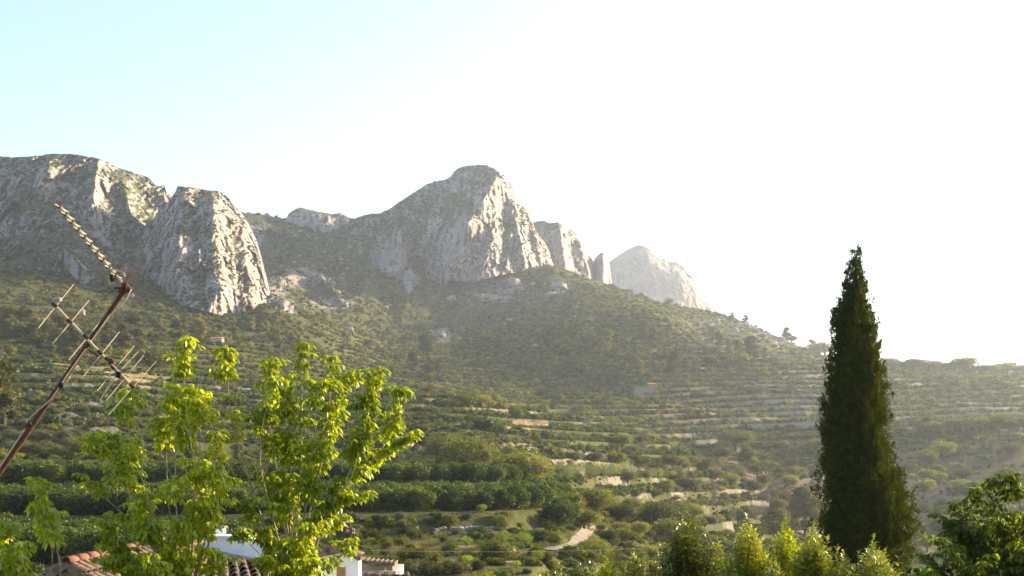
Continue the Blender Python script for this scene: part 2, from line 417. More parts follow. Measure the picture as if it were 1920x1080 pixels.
SUB = [14, 26, 44, 6, 84, 12, 62, 10, 80, 26, 70, 46, 12, 6]   # subdivisions of each strip (first one runs behind the viewer)
cols = np.concatenate([np.arange(-2600, -700, 40), np.arange(-700, -60, 9), np.arange(-60, 1981, 2.7), np.arange(1990, 2650, 9), np.arange(2650, 4600, 40)])
nc = len(cols)
def kinterp(a_): return np.interp(cols, KX, a_)
kr = [(smooth1(kinterp(y), 6, 0), smooth1(kinterp(d), 10, 0)) for y, d in L]
kY = [np.full(nc, -90.0)] + [d for y, d in kr]
kZ = [np.full(nc, CAMZ - 7.5)] + [CAMZ + (HY - y) / F * d for y, d in kr]
rowsY, rowsZ, rowsK = [], [], []
for k in range(len(kY) - 1):
    n = SUB[k]
    for j in range(n):
        t = j / n
        rowsY.append(kY[k] * (1-t) + kY[k+1] * t); rowsZ.append(kZ[k] * (1-t) + kZ[k+1] * t); rowsK.append(k + t)
rowsY.append(kY[-1]); rowsZ.append(kZ[-1]); rowsK.append(len(kY) - 1)
GY = np.array(rowsY); GZ = np.array(rowsZ); GK = np.array(rowsK)[:, None] * np.ones((1, nc))
GZ = smooth1(GZ, 4, 0)
GX = (cols[None, :] - CX) / F * np.maximum(GY, 45.0)
nr = len(rowsK)
XC = cols[None, :] * np.ones((nr, 1))
# broad relief
amp = np.interp(GY, [0, 100, 250, 500, 900, 1300, 1600], [0.1, 0.4, 1.2, 3.0, 6.0, 8.0, 8.0])
crest = np.exp(-((GK - 11) / 0.25) ** 2) * (XC > 1030)          # keep the skyline where it is
GZ = GZ + amp * (fbm(GX / 90, GY / 90, 0 * GX, 4)) * (1 - 0.8 * crest)
GZ = GZ + np.interp(GY, [0, 200, 500, 1000, 1500], [0.05, .15, 0.5, 1.4, 2.0]) * fbm(GX / 14, GY / 14, 3 + 0 * GX, 3)
# left hollow of rock ribs below the saddle
hol = np.exp(-(((XC - 620) / 160) ** 2)) * sstep(10, 10.6, GK) * (1 - sstep(11.4, 12, GK))
GZ = GZ + hol * 14 * fbm(GX / 40, GY / 60, 9 + 0*GX, 4, ridged=True)
# terraces
def terrace(Z, h, m, soft=0.16, warp=0.0):
    q = Z / h + warp
    fl = np.floor(q); f = q - fl
    s = sstep(0.66, 0.66 + soft, f)
    zt = (fl + 0.12 * f / 0.66 * (f < .66) + (0.12 + 0.88 * s) * (f >= .66) - warp) * h
    riser = sstep(0.62, 0.68, f) * (1 - sstep(0.66 + soft, 0.72 + soft, f))
    return Z * (1 - m) + zt * m, f, riser * m
warp = 0.8 * fbm(GX / 120, GY / 120, 20 + 0*GX, 2)
m_near = sstep(1.9, 2.02, GK) * (1 - sstep(3.0, 3.4, GK)) * (1 - sstep(1010, 1075, XC))
m_mid = sstep(4.0, 4.2, GK) * (1 - sstep(5.0, 5.3, GK))
m_far = sstep(6.0, 6.3, GK) * (1 - sstep(8.9, 9.15, GK)) * sstep(520, 1000, XC)
m_far = np.maximum(m_far, 0.6 * sstep(6.0, 6.3, GK) * (1 - sstep(7.5, 8.5, GK)) * (1 - sstep(520, 1000, XC)))
m_up = 0.22 * sstep(9.0, 9.2, GK) * (1 - sstep(10.7, 11.0, GK)) * sstep(700, 900, XC)
rough_m = np.clip(0.62 + 2.2 * fbm(GX / 70, GY / 70, 33 + 0*GX, 3), 0.03, 1)
Z0 = GZ.copy()
GZ, f1, r1 = terrace(GZ, 3.0, m_near * 0.97, 0.16, 0.2 * warp + .3)
GZ, f2, r2 = terrace(GZ, 3.9, m_mid * np.maximum(rough_m, .45) * 0.97, 0.14, warp)
GZ, f3, r3 = terrace(GZ, 4.0, m_far * rough_m, 0.14, warp - 0.010 * GX)
GZ, f4, r4 = terrace(GZ, 5.0, m_up * rough_m, 0.16, warp)
edge = np.zeros_like(GZ)
for f_, m__ in ((f1, m_near), (f2, m_mid), (f3, m_far), (f4, m_up)):
    w_ = ((f_ > 0.86) | (f_ < 0.22)).astype(float)
    edge = np.maximum(edge, w_ * m__)
riser = np.maximum.reduce([r1, r2, r3, r4])
MT = np.maximum.reduce([m_near, m_mid, m_far, m_up])
idx = np.arange(nr * nc).reshape(nr, nc)
quads = np.stack([idx[:-1, :-1], idx[:-1, 1:], idx[1:, 1:], idx[1:, :-1]], -1).reshape(-1, 4)
TV = np.stack([GX, GY, GZ], -1)
# where things are seen: image column / row of every vertex
PYr = HY - (GZ - CAMZ) / np.maximum(GY, 1) * F
def blob(cx, cy, rx, ry, soft=0.35):
    d = np.sqrt(((XC - cx) / rx) ** 2 + ((PYr - cy) / ry) ** 2)
    return 1 - sstep(1 - soft, 1 + soft, d)
front = GK < 9.05
straw = np.zeros_like(GZ)
for (cx, cy, rx, ry) in [(180, 690, 130, 12), (265, 712, 60, 14), (110, 876, 130, 5), (620, 720, 60, 6), (830, 737, 50, 4), (1120, 870, 60, 4), (1250, 880, 60, 3), (1180, 965, 60, 12), (1240, 1005, 80, 10), (1130, 975, 20, 18), (860, 1025, 200, 3), (830, 1052, 170, 3), (1430, 850, 50, 5), (900, 768, 90, 4), (1000, 800, 60, 4)]:
    straw = np.maximum(straw, blob(cx, cy, rx, ry) * (GK < 6))
soil = np.zeros_like(GZ)
for (cx, cy, rx, ry) in [(800, 752, 42, 13), (995, 795, 40, 14), (980, 830, 30, 10), (1205, 870, 30, 8), (1390, 900, 60, 40), (1560, 930, 120, 50), (1720, 900, 60, 60), (1400, 770, 200, 40), (1500, 720, 90, 20), (1300, 740, 80, 20), (1240, 745, 60, 12), (1120, 780, 60, 15), (1780, 960, 130, 60)]:
    soil = np.maximum(soil, 0.75 * blob(cx, cy, rx, ry) * front)
stone = riser * np.clip(0.15 + sstep(1150, 1500, XC) * 0.55 * sstep(6, 6.5, GK) + 0.46 * m_mid + 0.15 * m_near + .25 * m_far, 0, 1)
stone = np.maximum(stone, 0.40 * hol)
for (cx, cy, rx, ry) in [(930, 545, 70, 30), (1045, 538, 22, 12), (560, 520, 70, 25), (520, 545, 30, 30), (1340, 605, 20, 10), (1395, 612, 22, 8), (1430, 628, 20, 8), (1465, 640, 26, 9), (620, 570, 60, 14), (830, 630, 25, 20), (720, 480, 40, 40), (480, 440, 20, 30), (1900, 770, 30, 16), (1830, 765, 40, 10)]:
    stone = np.maximum(stone, 0.66 * blob(cx, cy, rx, ry, 0.6))
stone = np.maximum(stone, 0.6 * np.exp(-((PYr - 1000) / 5) ** 2) * (GK < 3) * (XC > 820) * (XC < 1010))
gme = np_mesh("ground", TV.reshape(-1, 3), quads, smooth=False)
gme.materials.append(M['ground'])
attr(gme, 'straw', straw); attr(gme, 'soil', soil); attr(gme, 'stone', stone)
ground = tag(obj("ground", gme), "terraced valley ground and scrubby green hillsides below the cliffs", "ground", kind='structure')

def on_ground(x, y, kmin=1.2, kmax=12):
    """the first point of the ground that is seen in column x at or above row y"""
    j = (np.abs(cols - x)).argmin()
    col = PYr[:, j]; k = GK[:, j]
    ok = np.where((col <= y) & (k >= kmin) & (k <= kmax))[0]
    if len(ok): i = ok[0]
    else:
        r_ = np.where((k >= kmin) & (k <= kmax))[0]; i = r_[np.abs(col[r_] - y).argmin()]
    return Vector(TV[i, j])
def ground_z(X, Y):
    """height of the ground at a world point"""
    x = CX + F * X / max(Y, 45.0)
    j = (np.abs(cols - x)).argmin()
    return float(np.interp(Y, GY[:, j], GZ[:, j]))

# ------------------------------------------------------------------ crags: each a closed mass of rock with its own distance and depth
crag_pts = []
def crag(name, label, top, base, front_r, setback, ridges=(), seed=0, step=1.8, amps=(9, 4.5, 1.5), scale=1.0, veg=0.0, vegf=None, back=120, mat='rock', jag=2.0, bulge=0.0):
    tx = np.array([p[0] for p in top], float); ty = np.array([p[1] for p in top], float)
    bx = np.array([p[0] for p in base], float); by = np.array([p[1] for p in base], float)
    xs = np.arange(tx[0], tx[-1] + step, step)
    T = np.interp(xs, tx, ty); B = np.maximum(np.interp(xs, bx, by), T + 2) + 12
    fr = smooth1(np.interp(xs, [p[0] for p in front_r], [p[1] for p in front_r]), 5, 0)
    T = T + jag * fbm(xs / 9, xs * 0 + seed, xs * 0, 3)
    nv = int((B - T).max() / step) + 2
    v = np.linspace(0, 1, nv)[:, None]
    Yp = B[None, :] * (1 - v) + T[None, :] * v
    X2 = xs[None, :] * np.ones_like(v)
    hgt = (B[None, :] - Yp)
    R = fr[None, :] + setback * (B[None, :] - Yp) / (B - T).max() - bulge * np.sin(np.pi * v)
    R = R + 18 * scale * sstep(0.82, 1.0, v) ** 2 * np.minimum(1, ((B - T) / 60))[None, :]
    for (x1, y1, x2, y2, am, w) in ridges:
        dx, dy = x2 - x1, y2 - y1; LL = math.hypot(dx, dy)
        t = np.clip(((X2 - x1) * dx + (Yp - y1) * dy) / LL**2, 0, 1)
        d = np.hypot(X2 - x1 - t * dx, Yp - y1 - t * dy)
        R = R - am * np.maximum(0, 1 - d / w) ** 1.2
    wx = (X2 - CX) / F * R; wz = (HY - Yp) / F * R; wy = R + seed * 37.0
    s = scale
    big = fbm(wx / (42*s), wy / (42*s), wz / (70*s), 3, ridged=True)
    fis = fbm(wx / (12*s) + 0.35*fbm(wx/(20*s), wy/(20*s), wz/(20*s), 2), wy / (45*s), wz / (26*s) + 7, 5, ridged=True)
    led = fbm(wx / (14*s), wy / (40*s) + 3, wz / (9*s), 4)
    fine = fbm(wx / (4.2*s), wy / (12*s), wz / (4.6*s), 3, ridged=True)
    env = np.minimum(1, (B - T) / 50)[None, :]
    wq_ = 0.5 * fbm(wx / (9*s), wy / (40*s), wz / (9*s), 3)
    _, _, hb = worley(wx / (17*s) + wq_, wy / (70*s), wz / (30*s) + wq_, seed)
    g1, g2, hs = worley(wx / (6*s) + wq_, wy / (40*s) + 5, wz / (10*s) + wq_, seed + 40)
    crk = np.clip((g2 - g1) * 4, 0, 1)
    fin2 = fbm(wx / (4.2*s) + .5 * wq_, wy / (60*s), wz / (26*s), 4, ridged=True)
    R = R - (amps[0] * big + amps[1] * 0.45 * fin2 + amps[1] * 0.6 * fis + amps[1] * 0.5 * led + amps[1] * 1.1 * (hb - .5) + amps[2] * 1.2 * (hs - .5) + amps[2] * .5 * crk) * env - amps[2] * .7 * fine
    X = (X2 - CX) / F * R; Z = CAMZ + (HY - Yp) / F * R
    # rear of the mass
    bk = []
    for q in (0.06, 0.2, 0.5, 1.0):
        bk.append(np.stack([X[-1], R[-1] + back * q + 4 * fine[-1], Z[-1] * (1 - q) + (Z[0] - 30) * q - (2 if q < .1 else 0)], -1))
    grid = np.concatenate([np.stack([X, R, Z], -1), np.array(bk)], 0)
    a0, b0 = grid.shape[:2]
    id_ = np.arange(a0 * b0).reshape(a0, b0)
    q = np.stack([id_[:-1, :-1], id_[:-1, 1:], id_[1:, 1:], id_[1:, :-1]], -1).reshape(-1, 4)
    me = np_mesh(name, grid.reshape(-1, 3), q, smooth=False)
    me.materials.append(M[mat])
    vv = np.full((a0, b0), veg, float)
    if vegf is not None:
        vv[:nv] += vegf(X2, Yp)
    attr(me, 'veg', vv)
    o = tag(obj(name, me), label, "cliff", kind='structure')
    # slots for bushes: where the face leans back
    e1 = grid[:nv-1, 1:] - grid[:nv-1, :-1]; e2 = grid[1:nv, :-1] - grid[:nv-1, :-1]
    nrm = np.cross(e1, e2); nz = nrm[..., 2] / (np.linalg.norm(nrm, axis=-1) + 1e-9)
    crag_pts.append((grid[:nv-1, :-1].reshape(-1, 3), nz.ravel(), vv[:nv-1, :-1].ravel(), fbm(grid[:nv-1,:-1,0]/12, grid[:nv-1,:-1,1]/12, grid[:nv-1,:-1,2]/12, 3).ravel()))
    return o

def veg_left(X2, Yp):
    d = 0.16 * sstep(430, 520, Yp) * (X2 < 300)
    for (cx, cy, rx, ry) in [(60, 380, 60, 30), (20, 480, 90, 40), (250, 440, 40, 70), (120, 450, 40, 20), (150, 330, 40, 12), (230, 360, 60, 12)]:
        d = d + 0.20 * np.exp(-((X2 - cx) / rx) ** 2 - ((Yp - cy) / ry) ** 2)
    return d
crag("left_cliff", "long grey limestone cliff with green ledges at the far left", 
     [(-300, 306), (-100, 300), (0, 296), (60, 293), (82, 291), (95, 288), (140, 289), (185, 297), (215, 312), (255, 325), (278, 332), (290, 345), (300, 349), (308, 346), (312, 358), (318, 366), (330, 378), (350, 400)],
     [(-300, 505), (0, 500), (60, 500), (130, 515), (230, 535), (350, 560)],
     [(-300, 800), (0, 815), (100, 800), (150, 790), (210, 815), (280, 850), (350, 880)], 150,
     ridges=[(185, 300, 170, 400, 26, 26), (130, 470, 160, 520, 26, 22), (95, 300, 60, 400, 14, 30), (230, 340, 250, 420, 16, 26), (40, 330, 10, 420, 16, 28)],
     seed=1, vegf=veg_left, veg=0.0, amps=(13, 7, 2.6))
def veg_b(X2, Yp):
    d = 0
    for (cx, cy, rx, ry) in [(430, 440, 12, 40), (350, 430, 40, 12), (395, 500, 40, 16), (450, 480, 20, 10)]:
        d = d + 0.13 * np.exp(-((X2 - cx) / rx) ** 2 - ((Yp - cy) / ry) ** 2)
    return d
crag("left_buttress", "broad sunlit limestone buttress right of the notch in the left cliff",
     [(225, 500), (240, 470), (262, 440), (285, 412), (305, 390), (318, 374), (328, 361), (333, 349), (345, 350), (370, 353), (392, 357), (410, 358), (425, 368), (438, 382), (450, 395), (462, 412), (472, 432), (482, 452), (488, 470), (491, 495), (496, 525), (504, 545), (510, 558)],
     [(225, 512), (260, 530), (290, 545), (340, 560), (400, 575), (440, 588), (470, 583), (495, 568), (510, 562)],
     [(225, 835), (260, 832), (290, 818), (320, 780), (350, 765), (400, 765), (440, 790), (480, 830), (510, 890)], 130,
     ridges=[(345, 360, 330, 520, 16, 30), (400, 380, 415, 560, 14, 32), (285, 470, 290, 530, 12, 16), (372, 470, 380, 510, 8, 12), (455, 430, 470, 560, 12, 20)],
     seed=2, vegf=veg_b, veg=-0.03, amps=(10, 7, 2.6), bulge=10, step=1.5)
crag("boulder_apron", "small broken rock shelf at the foot of the sunlit buttress",
     [(500, 556), (510, 552), (530, 556), (548, 562), (556, 572)], [(500, 575), (530, 582), (556, 578)],
     [(500, 790), (530, 790), (556, 800)], 16, seed=11, veg=0.0, back=30, amps=(4, 3, 1))
crag("saddle_crag", "low pale rock band on the saddle between the two mountains",
     [(455, 416), (480, 409), (510, 412), (536, 412), (541, 400), (555, 391), (566, 389), (590, 395), (620, 401), (636, 400), (648, 404), (660, 410), (680, 414)],
     [(455, 422), (500, 430), (540, 431), (600, 436), (640, 441), (680, 428)],
     [(455, 1490), (540, 1470), (600, 1460), (680, 1480)], 25, seed=3, scale=1.3, veg=-0.02, back=40, amps=(8, 5, 2))
def veg_gap_shade(X2, Yp):  # ledge green, plus dark green painting the shade in gaps by the towers
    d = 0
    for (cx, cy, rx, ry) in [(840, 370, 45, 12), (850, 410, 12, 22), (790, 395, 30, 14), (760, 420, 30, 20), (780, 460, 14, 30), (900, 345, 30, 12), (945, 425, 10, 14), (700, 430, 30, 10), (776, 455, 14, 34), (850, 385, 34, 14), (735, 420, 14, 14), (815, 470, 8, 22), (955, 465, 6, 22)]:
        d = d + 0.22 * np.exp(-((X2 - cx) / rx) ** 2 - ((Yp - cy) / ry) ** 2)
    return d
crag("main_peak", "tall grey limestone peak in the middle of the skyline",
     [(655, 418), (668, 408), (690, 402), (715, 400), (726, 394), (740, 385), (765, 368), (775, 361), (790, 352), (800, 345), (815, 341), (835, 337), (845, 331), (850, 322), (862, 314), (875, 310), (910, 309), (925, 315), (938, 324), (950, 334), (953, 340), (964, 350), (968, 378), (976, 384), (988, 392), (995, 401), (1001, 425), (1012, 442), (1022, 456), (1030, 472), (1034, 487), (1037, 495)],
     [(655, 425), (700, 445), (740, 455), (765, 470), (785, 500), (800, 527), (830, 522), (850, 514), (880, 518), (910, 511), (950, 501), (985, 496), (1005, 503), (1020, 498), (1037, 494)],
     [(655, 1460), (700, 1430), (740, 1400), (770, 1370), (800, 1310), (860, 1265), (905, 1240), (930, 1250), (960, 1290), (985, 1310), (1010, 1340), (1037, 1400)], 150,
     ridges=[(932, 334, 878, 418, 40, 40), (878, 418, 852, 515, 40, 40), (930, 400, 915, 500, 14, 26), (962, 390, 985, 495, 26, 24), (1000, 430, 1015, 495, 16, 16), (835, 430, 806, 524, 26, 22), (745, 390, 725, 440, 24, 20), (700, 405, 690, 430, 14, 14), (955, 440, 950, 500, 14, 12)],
     seed=4, scale=1.5, vegf=veg_gap_shade, veg=-0.02, back=150, amps=(15, 8, 3.4), step=1.4)
crag("rock_tower", "rounded grey rock tower standing left of the main peak's foot",
     [(706, 500), (712, 480), (720, 462), (728, 450), (735, 445), (738, 430), (746, 424), (752, 430), (754, 442), (763, 445), (768, 465), (768, 490), (770, 500)],
     [(706, 506), (725, 516), (745, 514), (770, 502)],
     [(706, 1300), (725, 1268), (745, 1262), (758, 1280), (770, 1330)], 40, seed=5, scale=1.2, veg=0.0, back=60, amps=(8, 6, 2))
crag("rock_cone", "small pointed rock below the gap beside the main peak",
     [(746, 532), (752, 520), (760, 504), (766, 498), (774, 504), (782, 512), (788, 520)],
     [(746, 536), (765, 540), (788, 525)], [(746, 1262), (766, 1240), (788, 1275)], 20, seed=6, scale=1.2, back=40, amps=(5, 4, 1.6))
crag("second_crag", "steep grey crag just right of the main peak",
     [(996, 420), (1003, 415), (1018, 414), (1034, 418), (1046, 417), (1056, 422), (1062, 428), (1072, 430), (1082, 440), (1092, 452), (1098, 462), (1106, 475), (1112, 490), (1116, 500), (1122, 515), (1128, 532)],
     [(996, 500), (1060, 515), (1128, 540)],
     [(996, 1500), (1030, 1460), (1056, 1440), (1066, 1470), (1100, 1500), (1128, 1560)], 90,
     ridges=[(1048, 425, 1062, 510, 30, 18), (1090, 460, 1105, 520, 20, 16)], seed=7, scale=1.5, veg=0.015, amps=(10, 7, 2.2))
crag("small_pinnacle", "thin pale pinnacle between second crag and the far mountain",
     [(1108, 500), (1114, 486), (1122, 477), (1130, 473), (1137, 479), (1142, 492), (1145, 510), (1147, 536)],
     [(1108, 536), (1147, 545)], [(1108, 1560), (1130, 1500), (1147, 1560)], 40, seed=8, scale=1.3, back=60, amps=(6, 6, 2), veg=-0.1)
crag("far_mountain", "pale hazy far mountain with a sheer face behind the slope",
     [(1080, 560), (1110, 520), (1144, 489), (1165, 475), (1183, 464), (1198, 459), (1212, 462), (1222, 470), (1230, 481), (1238, 486), (1246, 485), (1254, 491), (1266, 491), (1280, 499), (1288, 512), (1300, 520), (1307, 538), (1314, 556), (1321, 576), (1326, 582)],
     [(1080, 640), (1326, 640)],
     [(1080, 2640), (1144, 2600), (1200, 2570), (1225, 2560), (1245, 2575), (1280, 2570), (1326, 2660)], 160,
     ridges=[(1232, 484, 1222, 600, 20, 30), (1300, 530, 1310, 600, 18, 24), (1170, 480, 1180, 600, 16, 26)],
     seed=9, scale=2.6, back=400, amps=(16, 12, 5), mat='far_rock', jag=1.5)
crag("far_shoulder", "low hazy shoulder running right from the far mountain",
     [(1300, 558), (1318, 562), (1335, 571), (1348, 580), (1360, 589), (1380, 598)], [(1300, 640), (1380, 640)],
     [(1300, 2700), (1340, 2690), (1380, 2760)], 160, seed=10, scale=2.6, back=300, mat='far_rock', amps=(8, 6, 2), jag=.6)

# ------------------------------------------------------------------ plants: prototypes
def leaf_tris(cen, size, nrmbias=None, tri=True):
    """random little leaf faces around the given centres"""
    n = len(cen)
    d1 = rng.normal(size=(n, 3)); d1 /= np.linalg.norm(d1, axis=1)[:, None]
    d2 = rng.normal(size=(n, 3)); d2 -= (d2 * d1).sum(1)[:, None] * d1; d2 /= np.linalg.norm(d2, axis=1)[:, None]
    s = size * rng.uniform(0.6, 1.3, (n, 1))
    a_ = cen + d1 * s; b_ = cen - d1 * s * .6 + d2 * s * 0.7; c_ = cen - d1 * s * .6 - d2 * s * 0.7
    return np.stack([a_, b_, c_], 1)
def ico_core(r, cen, seed, sub=1, sq=0.8):
    bm = bmesh.new(); bmesh.ops.create_icosphere(bm, subdivisions=sub, radius=1)
    v = np.array([p.co[:] for p in bm.verts]); f = np.array([[q.index for q in p.verts] for p in bm.faces]); bm.free()
    v = v * (1 + 0.35 * pn(v[:,0]*1.7+seed, v[:,1]*1.7, v[:,2]*1.7))[:, None]
    return v * np.array(r) + np.array(cen), f
def crown_mesh(name, lobes, nleaf, leaf, core=0.78, seed=0, csub=1):
    """lobes: list of (centre, radii). An inner uneven core per lobe and a loose shell of leaf faces"""
    V = []; Fc = []; nv = 0
    tot = sum(np.prod(r) ** (2/3) for c, r in lobes)
    for i, (c, r) in enumerate(lobes):
        if core > 0:
            v, f = ico_core(np.array(r) * core, c, seed + i * 3.1, csub)
            V.append(v); Fc.append(f + nv); nv += len(v)
        n = int(nleaf * np.prod(r) ** (2/3) / tot)
        d = rng.normal(size=(n, 3)); d /= np.linalg.norm(d, axis=1)[:, None]
        rad = rng.triangular(0.7, 0.98, 1.32, (n, 1)) * (1 + 0.35 * pn(d[:,0]*2+seed+i, d[:,1]*2, d[:,2]*2))[:, None]
        cen = d * rad * np.array(r) + np.array(c)
        t = leaf_tris(cen, leaf).reshape(-1, 3)
        V.append(t); Fc.append(np.arange(len(t)).reshape(-1, 3) + nv); nv += len(t)
    return np_mesh(name, np.concatenate(V), np.concatenate(Fc))
def rand_lobes(n, R, zc, squash=0.8, rl=(0.4, 0.65), seed=0):
    r_ = np.random.default_rng(seed)
    out = [((0, 0, zc), (R * 0.7, R * 0.7, R * 0.7 * squash))]
    for i in range(n):
        d = r_.normal(size=3); d /= np.linalg.norm(d); d[2] = abs(d[2]) * 0.9 - 0.2
        k = r_.uniform(*rl) * R
        out.append((tuple(np.array([0, 0, zc]) + d * R * r_.uniform(0.45, 0.75) * np.array([1, 1, squash])), (k, k, k * r_.uniform(.6, .9))))
    return out

protos = bpy.data.collections.new("plant_sources")   # only read by the ground cover below
def proto(name, me, mat):
    me.materials.append(mat)
    o = bpy.data.objects.new(name, me); return o

def scatter_stuff(name, label, cat, pts, scl, rotz, kind_i, protos_list, zscale=None):
    """one ground cover object: its points carry copies of a few bush meshes"""
    me = bpy.data.meshes.new(name); n = len(pts)
    me.vertices.add(n); me.vertices.foreach_set('co', np.asarray(pts, dtype=np.float32).ravel())
    attr(me, 'sc', scl); attr(me, 'rz', rotz)
    ki = me.attributes.new('ki', 'INT', 'POINT'); ki.data.foreach_set('value', np.asarray(kind_i, dtype=np.int32))
    o = obj(name, me)
    coll = bpy.data.collections.new(name + "_sources")
    for p in protos_list: coll.objects.link(p)
    ng = bpy.data.node_groups.new(name, 'GeometryNodeTree')
    ng.interface.new_socket('Geometry', in_out='INPUT', socket_type='NodeSocketGeometry')
    ng.interface.new_socket('Geometry', in_out='OUTPUT', socket_type='NodeSocketGeometry')
    gi = ng.nodes.new('NodeGroupInput'); go = ng.nodes.new('NodeGroupOutput')
    ci = ng.nodes.new('GeometryNodeCollectionInfo'); ci.inputs['Collection'].default_value = coll
    ci.inputs['Separate Children'].default_value = True; ci.inputs['Reset Children'].default_value = True
    ip = ng.nodes.new('GeometryNodeInstanceOnPoints'); ip.inputs['Pick Instance'].default_value = True
    def na(nm, t):
        x = ng.nodes.new('GeometryNodeInputNamedAttribute'); x.data_type = t; x.inputs['Name'].default_value = nm; return x.outputs['Attribute']
    cr = ng.nodes.new('ShaderNodeCombineXYZ'); ng.links.new(na('rz', 'FLOAT'), cr.inputs[2])
    m2p = ng.nodes.new('GeometryNodeMeshToPoints')
    ng.links.new(gi.outputs[0], m2p.inputs[0])
    ng.links.new(m2p.outputs[0], ip.inputs['Points']); ng.links.new(ci.outputs[0], ip.inputs['Instance'])
    ng.links.new(na('ki', 'INT'), ip.inputs['Instance Index'])
    ng.links.new(cr.outputs[0], ip.inputs['Rotation']); ng.links.new(na('sc', 'FLOAT'), ip.inputs['Scale'])
    ng.links.new(ip.outputs[0], go.inputs[0])
    md = o.modifiers.new(name, 'NODES'); md.node_group = ng
    tag(o, label, cat, kind='stuff')
    return o

bush_p = []
for i in range(6):
    me = crown_mesh("scrub_bush", rand_lobes(3, 1.0, 0.45, 0.75, seed=i), 150, 0.17, 0.8, seed=i)
    bush_p.append(proto("a%d_scrub" % i, me, M['scrub']))
for i in range(2):
    me = crown_mesh("olive_bush", rand_lobes(4, 1.0, 0.6, 0.8, seed=20+i), 220, 0.14, 0.75, seed=20+i)
    bush_p.append(proto("b%d_olive" % i, me, M['olive']))
for i in range(2):
    me = crown_mesh("citrus_bush", rand_lobes(4, 1.0, 0.6, 0.85, seed=30+i), 240, 0.14, 0.82, seed=30+i)
    bush_p.append(proto("c%d_citrus" % i, me, M['citrus']))

# ------------------------------------------------------------------ scatter of scrub over the hillsides
ci_, cj_ = np.meshgrid(np.arange(nr - 1), np.arange(nc - 1), indexing='ij')
cellA = np.abs((GX[:-1, 1:] - GX[:-1, :-1]) * (GY[1:, :-1] - GY[:-1, :-1]))
inview = (((XC > -70) & (XC < 1990)) + 0.45 * (((XC > -650) & (XC <= -70)) | ((XC >= 1990) & (XC < 2600))))[:-1, :-1]
Kc = GK[:-1, :-1]
def sample_cells(weight, n):
    w_ = (weight * cellA * inview).ravel(); w_ = w_ / w_.sum()
    c_ = rng.choice(len(w_), n, p=w_)
    i = c_ // (nc - 1); j = c_ % (nc - 1)
    u = rng.random(n)[:, None]; v = rng.random(n)[:, None]
    p = TV[i, j]*(1-u)*(1-v) + TV[i, j+1]*u*(1-v) + TV[i+1, j]*(1-u)*v + TV[i+1, j+1]*u*v
    return p, i, j
# visible horizon test along columns (skip what no viewpoint nearby can show)
elev = (GZ - CAMZ) / np.maximum(GY, 1)
mx = np.maximum.accumulate(np.where(GK > 1.5, elev, -9), axis=0)
vis = (elev > mx - 0.02)[:-1, :-1].astype(float)
patch = np.clip(0.55 + 1.6 * fbm(GX / 35, GY / 35, 50 + 0*GX, 3), 0.05, 1.6)[:-1, :-1]
bare_m = np.clip(1 - 0.9 * straw - 0.35 * soil - 0.7 * stone, 0.02, 1)[:-1, :-1]
xc_0 = XC[:-1, :-1]; E = edge[:-1, :-1]; MTc = MT[:-1, :-1]; Rs = riser[:-1, :-1]
w = vis * (patch * (1 - .6 * E) + .9 * E) * bare_m * (0.55 + 4.2 * E - 0.46 * MTc) * (1 - 0.85 * Rs)
w = w * (1 + 1.2 * (Kc > 7.5) * (Kc < 11) * (xc_0 < 760)) * sstep(3.3, 4.1, Kc) * (1 - sstep(12.0, 12.3, Kc))
w = w * np.interp(GY[:-1, :-1], [200, 450, 900, 1500], [2.2, 1.6, 1.0, 0.55])
p, i, j = sample_cells(w, 122000)
s = rng.lognormal(0, 0.38, len(p)) * np.interp(p[:, 1], [200, 500, 900, 1500], [0.62, 0.95, 1.25, 1.6])
xi = XC[i, j]; kk = GK[i, j]
kind = rng.integers(0, 6, len(p))
cit = (edge[i, j] > 0.4) & (kk < 6) & (rng.random(len(p)) < 0.75)
kind[cit] = 8 + rng.integers(0, 2, cit.sum())
oliv = (kk > 4) & (kk < 6) & (fbm(p[:,0]/40, p[:,1]/40, 70+0*p[:,0], 2) > 0.12) & (rng.random(len(p)) < .7)
kind[oliv] = 6 + rng.integers(0, 2, oliv.sum())
oliv2 = (kk > 8.2) & (kk < 9.1) & (xi > 1250) & (rng.random(len(p)) < .35)
kind[oliv2] = 6 + rng.integers(0, 2, oliv2.sum())
p[:, 2] -= 0.15 * s
scatter_stuff("scrub", "low green scrub and bushes covering the hillsides and terrace edges", "scrub", p, s, rng.uniform(0, 6.28, len(p)), kind, bush_p)
# small scrub on the ledges of the cliffs
cp = np.concatenate([c[0] for c in crag_pts[:8]]); cn = np.concatenate([c[1] for c in crag_pts[:8]]); cv = np.concatenate([c[2] for c in crag_pts[:8]]); cf = np.concatenate([c[3] for c in crag_pts[:8]])
sel = (cn * 0.55 + cf * 0.9 + cv + 0.5 > 0.80) & (rng.random(len(cn)) < 0.08)
p = cp[sel]
p2 = [bpy.data.objects.new("ledge%d" % i, b.data) for i, b in enumerate(bush_p[:4])]
scatter_stuff("ledge_scrub", "dark scrub growing on the ledges and gullies of the limestone cliffs", "scrub", p, rng.uniform(.4, 1.2, len(p)) * np.where(p[:,1] > 1200, 1.5, 1.0), rng.uniform(0, 6.28, len(p)), rng.integers(0, 4, len(p)), p2)
